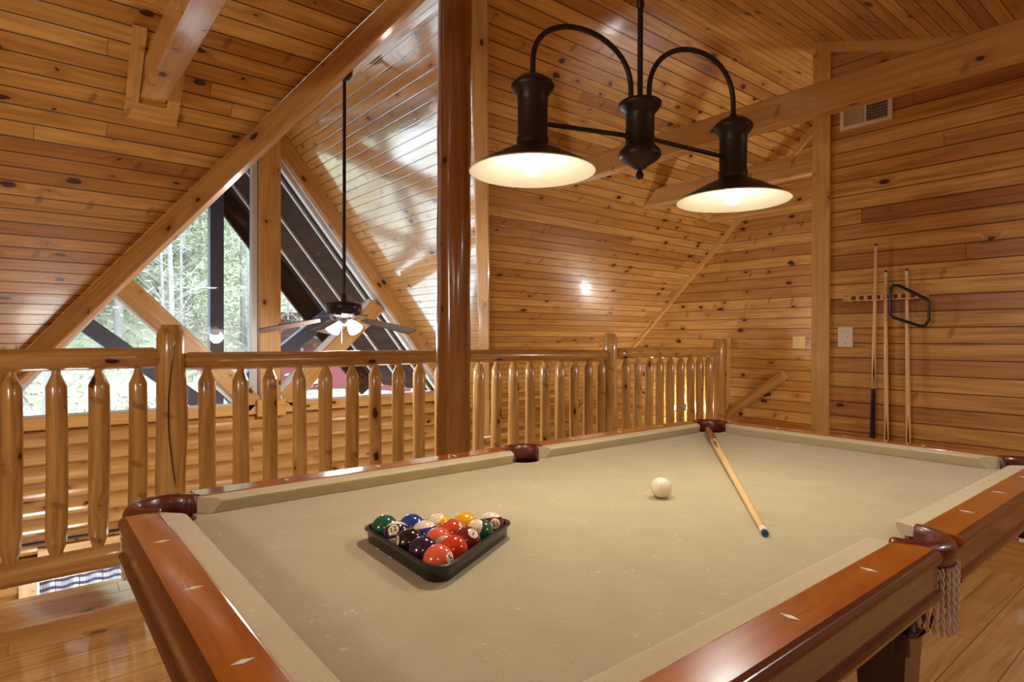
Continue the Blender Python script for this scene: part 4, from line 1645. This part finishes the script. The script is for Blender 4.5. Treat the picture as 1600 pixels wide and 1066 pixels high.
def tuft(b, c, r, n, size, rr):
    for _ in range(n):
        while True:
            p = V3((rr.uniform(-1, 1), rr.uniform(-1, 1), rr.uniform(-1, 1)))
            if p.length < 1: break
        q0 = c+V3((p.x*r[0], p.y*r[1], p.z*r[2]))
        a = V3((rr.gauss(0, 1), rr.gauss(0, 1), rr.gauss(0, .6))).normalized()*size*rr.uniform(.5, 1.3)
        t = a.orthogonal().normalized()*size*.28
        b.face([q0-a*.5-t*.3, q0+t*.5, q0+a*.5, q0-t*.5])


# pine prototype
def make_pine(seed, label):
    rr = random.Random(seed)
    t = thing('pine_tree', label, 'tree')
    H = 9.0
    b = MB(); b.tube([(0, 0, -.5), (.1, 0, H*.5), (0, 0, H)], [.16, .1, .03], 8); b.build('trunk', m_bark, t)
    b = MB()
    for k in range(46):
        z = H*(.16+.84*(k/46))
        rad = (1-(k/46))*2.5+.35
        a = k*2.4
        for j in range(3):
            aa = a+j*2.1+rr.uniform(-.4, .4)
            rd = rad*rr.uniform(.45, 1)
            tuft(b, V3((cos(aa)*rd, sin(aa)*rd, z-rd*.12)), (.62, .62, .26), 26, .26, rr)
    b.build('crown', m_pineleaf, t)
    return t


def make_bare(seed, label):
    rr = random.Random(seed)
    t = thing('bare_tree', label, 'tree')
    H = 8.5
    b = MB()
    b.tube([(0, 0, -.5), (.15*sin(seed), 0, H*.4), (.1, .1, H*.8), (0, 0, H)], [.075, .055, .03, .012], 6)
    b.build('trunk', m_bark, t)
    b = MB()
    for k in range(34):
        z = H*(.25+.72*rr.random())
        a = rr.random()*6.28
        l = rr.uniform(.5, 1.7)*(1.15-z/H)
        d = V3((cos(a), sin(a), rr.uniform(.3, 1.1))).normalized()
        p0 = V3((0, 0, z)); p1 = p0+d*l; p2 = p1+V3((cos(a+.4), sin(a+.4), .8)).normalized()*l*.6
        b.tube([p0, p1, p2], [.016, .009, .003], 4, False)
        for _ in range(3):
            s_ = p0.lerp(p1, rr.random())
            b.tube([s_, s_+V3((rr.gauss(0, .3), rr.gauss(0, .3), rr.uniform(.1, .5)))*l*.6], [.006, .002], 3, False)
    b.build('branches', m_bark, t)
    return t


def copy_tree(t, loc, rz, sc, label, group):
    c = t.copy(); COL.objects.link(c)
    for ch in t.children:
        d = ch.copy(); COL.objects.link(d); d.parent = c
    c.location = loc; c.rotation_euler = (0, 0, rz); c.scale = (sc, sc, sc)
    c['label'] = label; c['group'] = group
    return c


pines = [make_pine(1, 'pale green pine on the hillside outside the gable window'), make_pine(2, 'pale green pine on the hillside outside the gable window')]
PL = 'pale green pine on the hillside outside the gable window'
BL = 'thin grey leafless tree on the hillside outside the gable window'
rr = random.Random(11)
spots = []
for i in range(44):
    y = rr.uniform(21, 46)
    ratio = rr.uniform(-.12, .36)
    x = y*ratio
    spots.append((x, y))
spots += [(6.5, 40), (9.5, 44), (12, 47), (15, 46), (18, 50)]
for i, (x, y) in enumerate(spots):
    loc = (x, y, gz(x, y)); rz = rr.random()*6; sc = rr.uniform(.55, .95)
    if i < 2:
        p = pines[i]; p.location = loc; p.rotation_euler = (0, 0, rz); p.scale = (sc,)*3; p['group'] = 'pines on the hillside'
    else:
        copy_tree(pines[i % 2], loc, rz, sc, PL, 'pines on the hillside')
bares = [make_bare(5, BL), make_bare(6, BL)]
for i in range(46):
    y = rr.uniform(14, 34)
    x = y*rr.uniform(-.05, .44)
    loc = (x, y, gz(x, y)); rz = rr.random()*6; sc = rr.uniform(.6, 1.1)
    if i < 2:
        p = bares[i]; p.location = loc; p.rotation_euler = (0, 0, rz); p.scale = (sc,)*3; p['group'] = 'bare trees on the hillside'
    else:
        copy_tree(bares[i % 2], loc, rz, sc, BL, 'bare trees on the hillside')
# brush
b = MB()
for i in range(1500):
    y = 11+38*rr.random()**1.1
    x = y*rr.uniform(-.15, .75)
    if y < 24 and x/y > .38: continue
    tuft(b, V3((x, y, gz(x, y)+.3)), (.6, .6, .45), 20, .28, rr)
tag(b.build('underbrush', m_brush), 'pale winter underbrush covering the hillside outside the window', 'underbrush', kind='stuff')

# neighbour's cabin and drive
cb = thing('neighbour_cabin', 'dark red cabin seen beyond the glass below the fan', 'house')
m_red = plain('dark_red_siding', L(112, 48, 52), .7)
m_slab = plain('pale_concrete', L(214, 214, 214), .8)
m_bounce = plain('pale_bounce_yard', L(222, 222, 220), .9, vary=.1, bscale=60)
cx0, cy0 = 8.6, 20.5
zb4 = gz(cx0, cy0)
b = MB(); b.box(cx0-1.9, cx0+3.0, cy0, cy0+4, zb4-1, zb4+1.5, 'x'); b.build('wall', m_red, cb)
b = MB()
b.slab([(cx0-2.3, cy0-.4, zb4+1.45), (cx0+3.4, cy0-.4, zb4+1.45), (cx0+3.4, cy0+2, zb4+2.6), (cx0-2.3, cy0+2, zb4+2.6)], (0, 0, .12), (1, 0, 0), (0, 1, 0)); b.build('roof', m_extdark, cb)
for x in (cx0-.9, cx0+.9):
    b = MB(); b.box(x-.3, x+.3, cy0-.06, cy0, zb4+.2, zb4+1.1, 'z'); b.build('window', m_vinyl, cb)
b = MB()
b.box(4.6, 9.6, 13.2, 17.6, -1.75, -1.30, 'x')
b2 = b.build('driveway_slab', m_slab)
tag(b2, 'pale driveway slab outside in front of the red cabin', 'driveway')

# pale yard slab added unseen below the house to bounce daylight inside
b = MB()
b.slab([(-8, 6.0, -2.30), (14, 6.0, -2.30), (14, 14.0, -1.62), (-8, 14.0, -1.62)], (0, 0, -.1), (1, 0, 0), (0, 1, 0))
tag(b.build('bounce_yard', m_bounce), 'added pale yard bouncing daylight, unseen below the gable window', 'yard', kind='structure')

# small wall sconce low in the stairwell, glimpsed between the balusters
sc = thing('wall_sconce', 'small lit wall lamp glinting between the railing balusters near the far wall', 'wall lamp')
SP = V3((5.56, 4.02, .44))
b = MB(); b.lathe([(.001, 0), (.045, .002), (.05, .008), (.045, .014), (.02, .02)], (UF, SP.y, SP.z), 20, axis=(-1, 0, 0)); b.build('back_plate', m_bronze, sc)
b = MB(); b.tube([(UF-.015, SP.y, SP.z), (UF-.08, SP.y, SP.z-.03), (SP.x, SP.y, SP.z-.03)], .008, 8); b.build('arm', m_bronze, sc)
b = MB(); b.lathe([(.001, -.035), (.018, -.02), (.024, 0), (.020, .02), (.001, .035)], SP, 16); b.build('bulb', m_bulb, sc)
lamp('stairwell_sconce_and_fill', 'POINT', (SP.x-.0, SP.y, SP.z), 26, NEUT, .04)
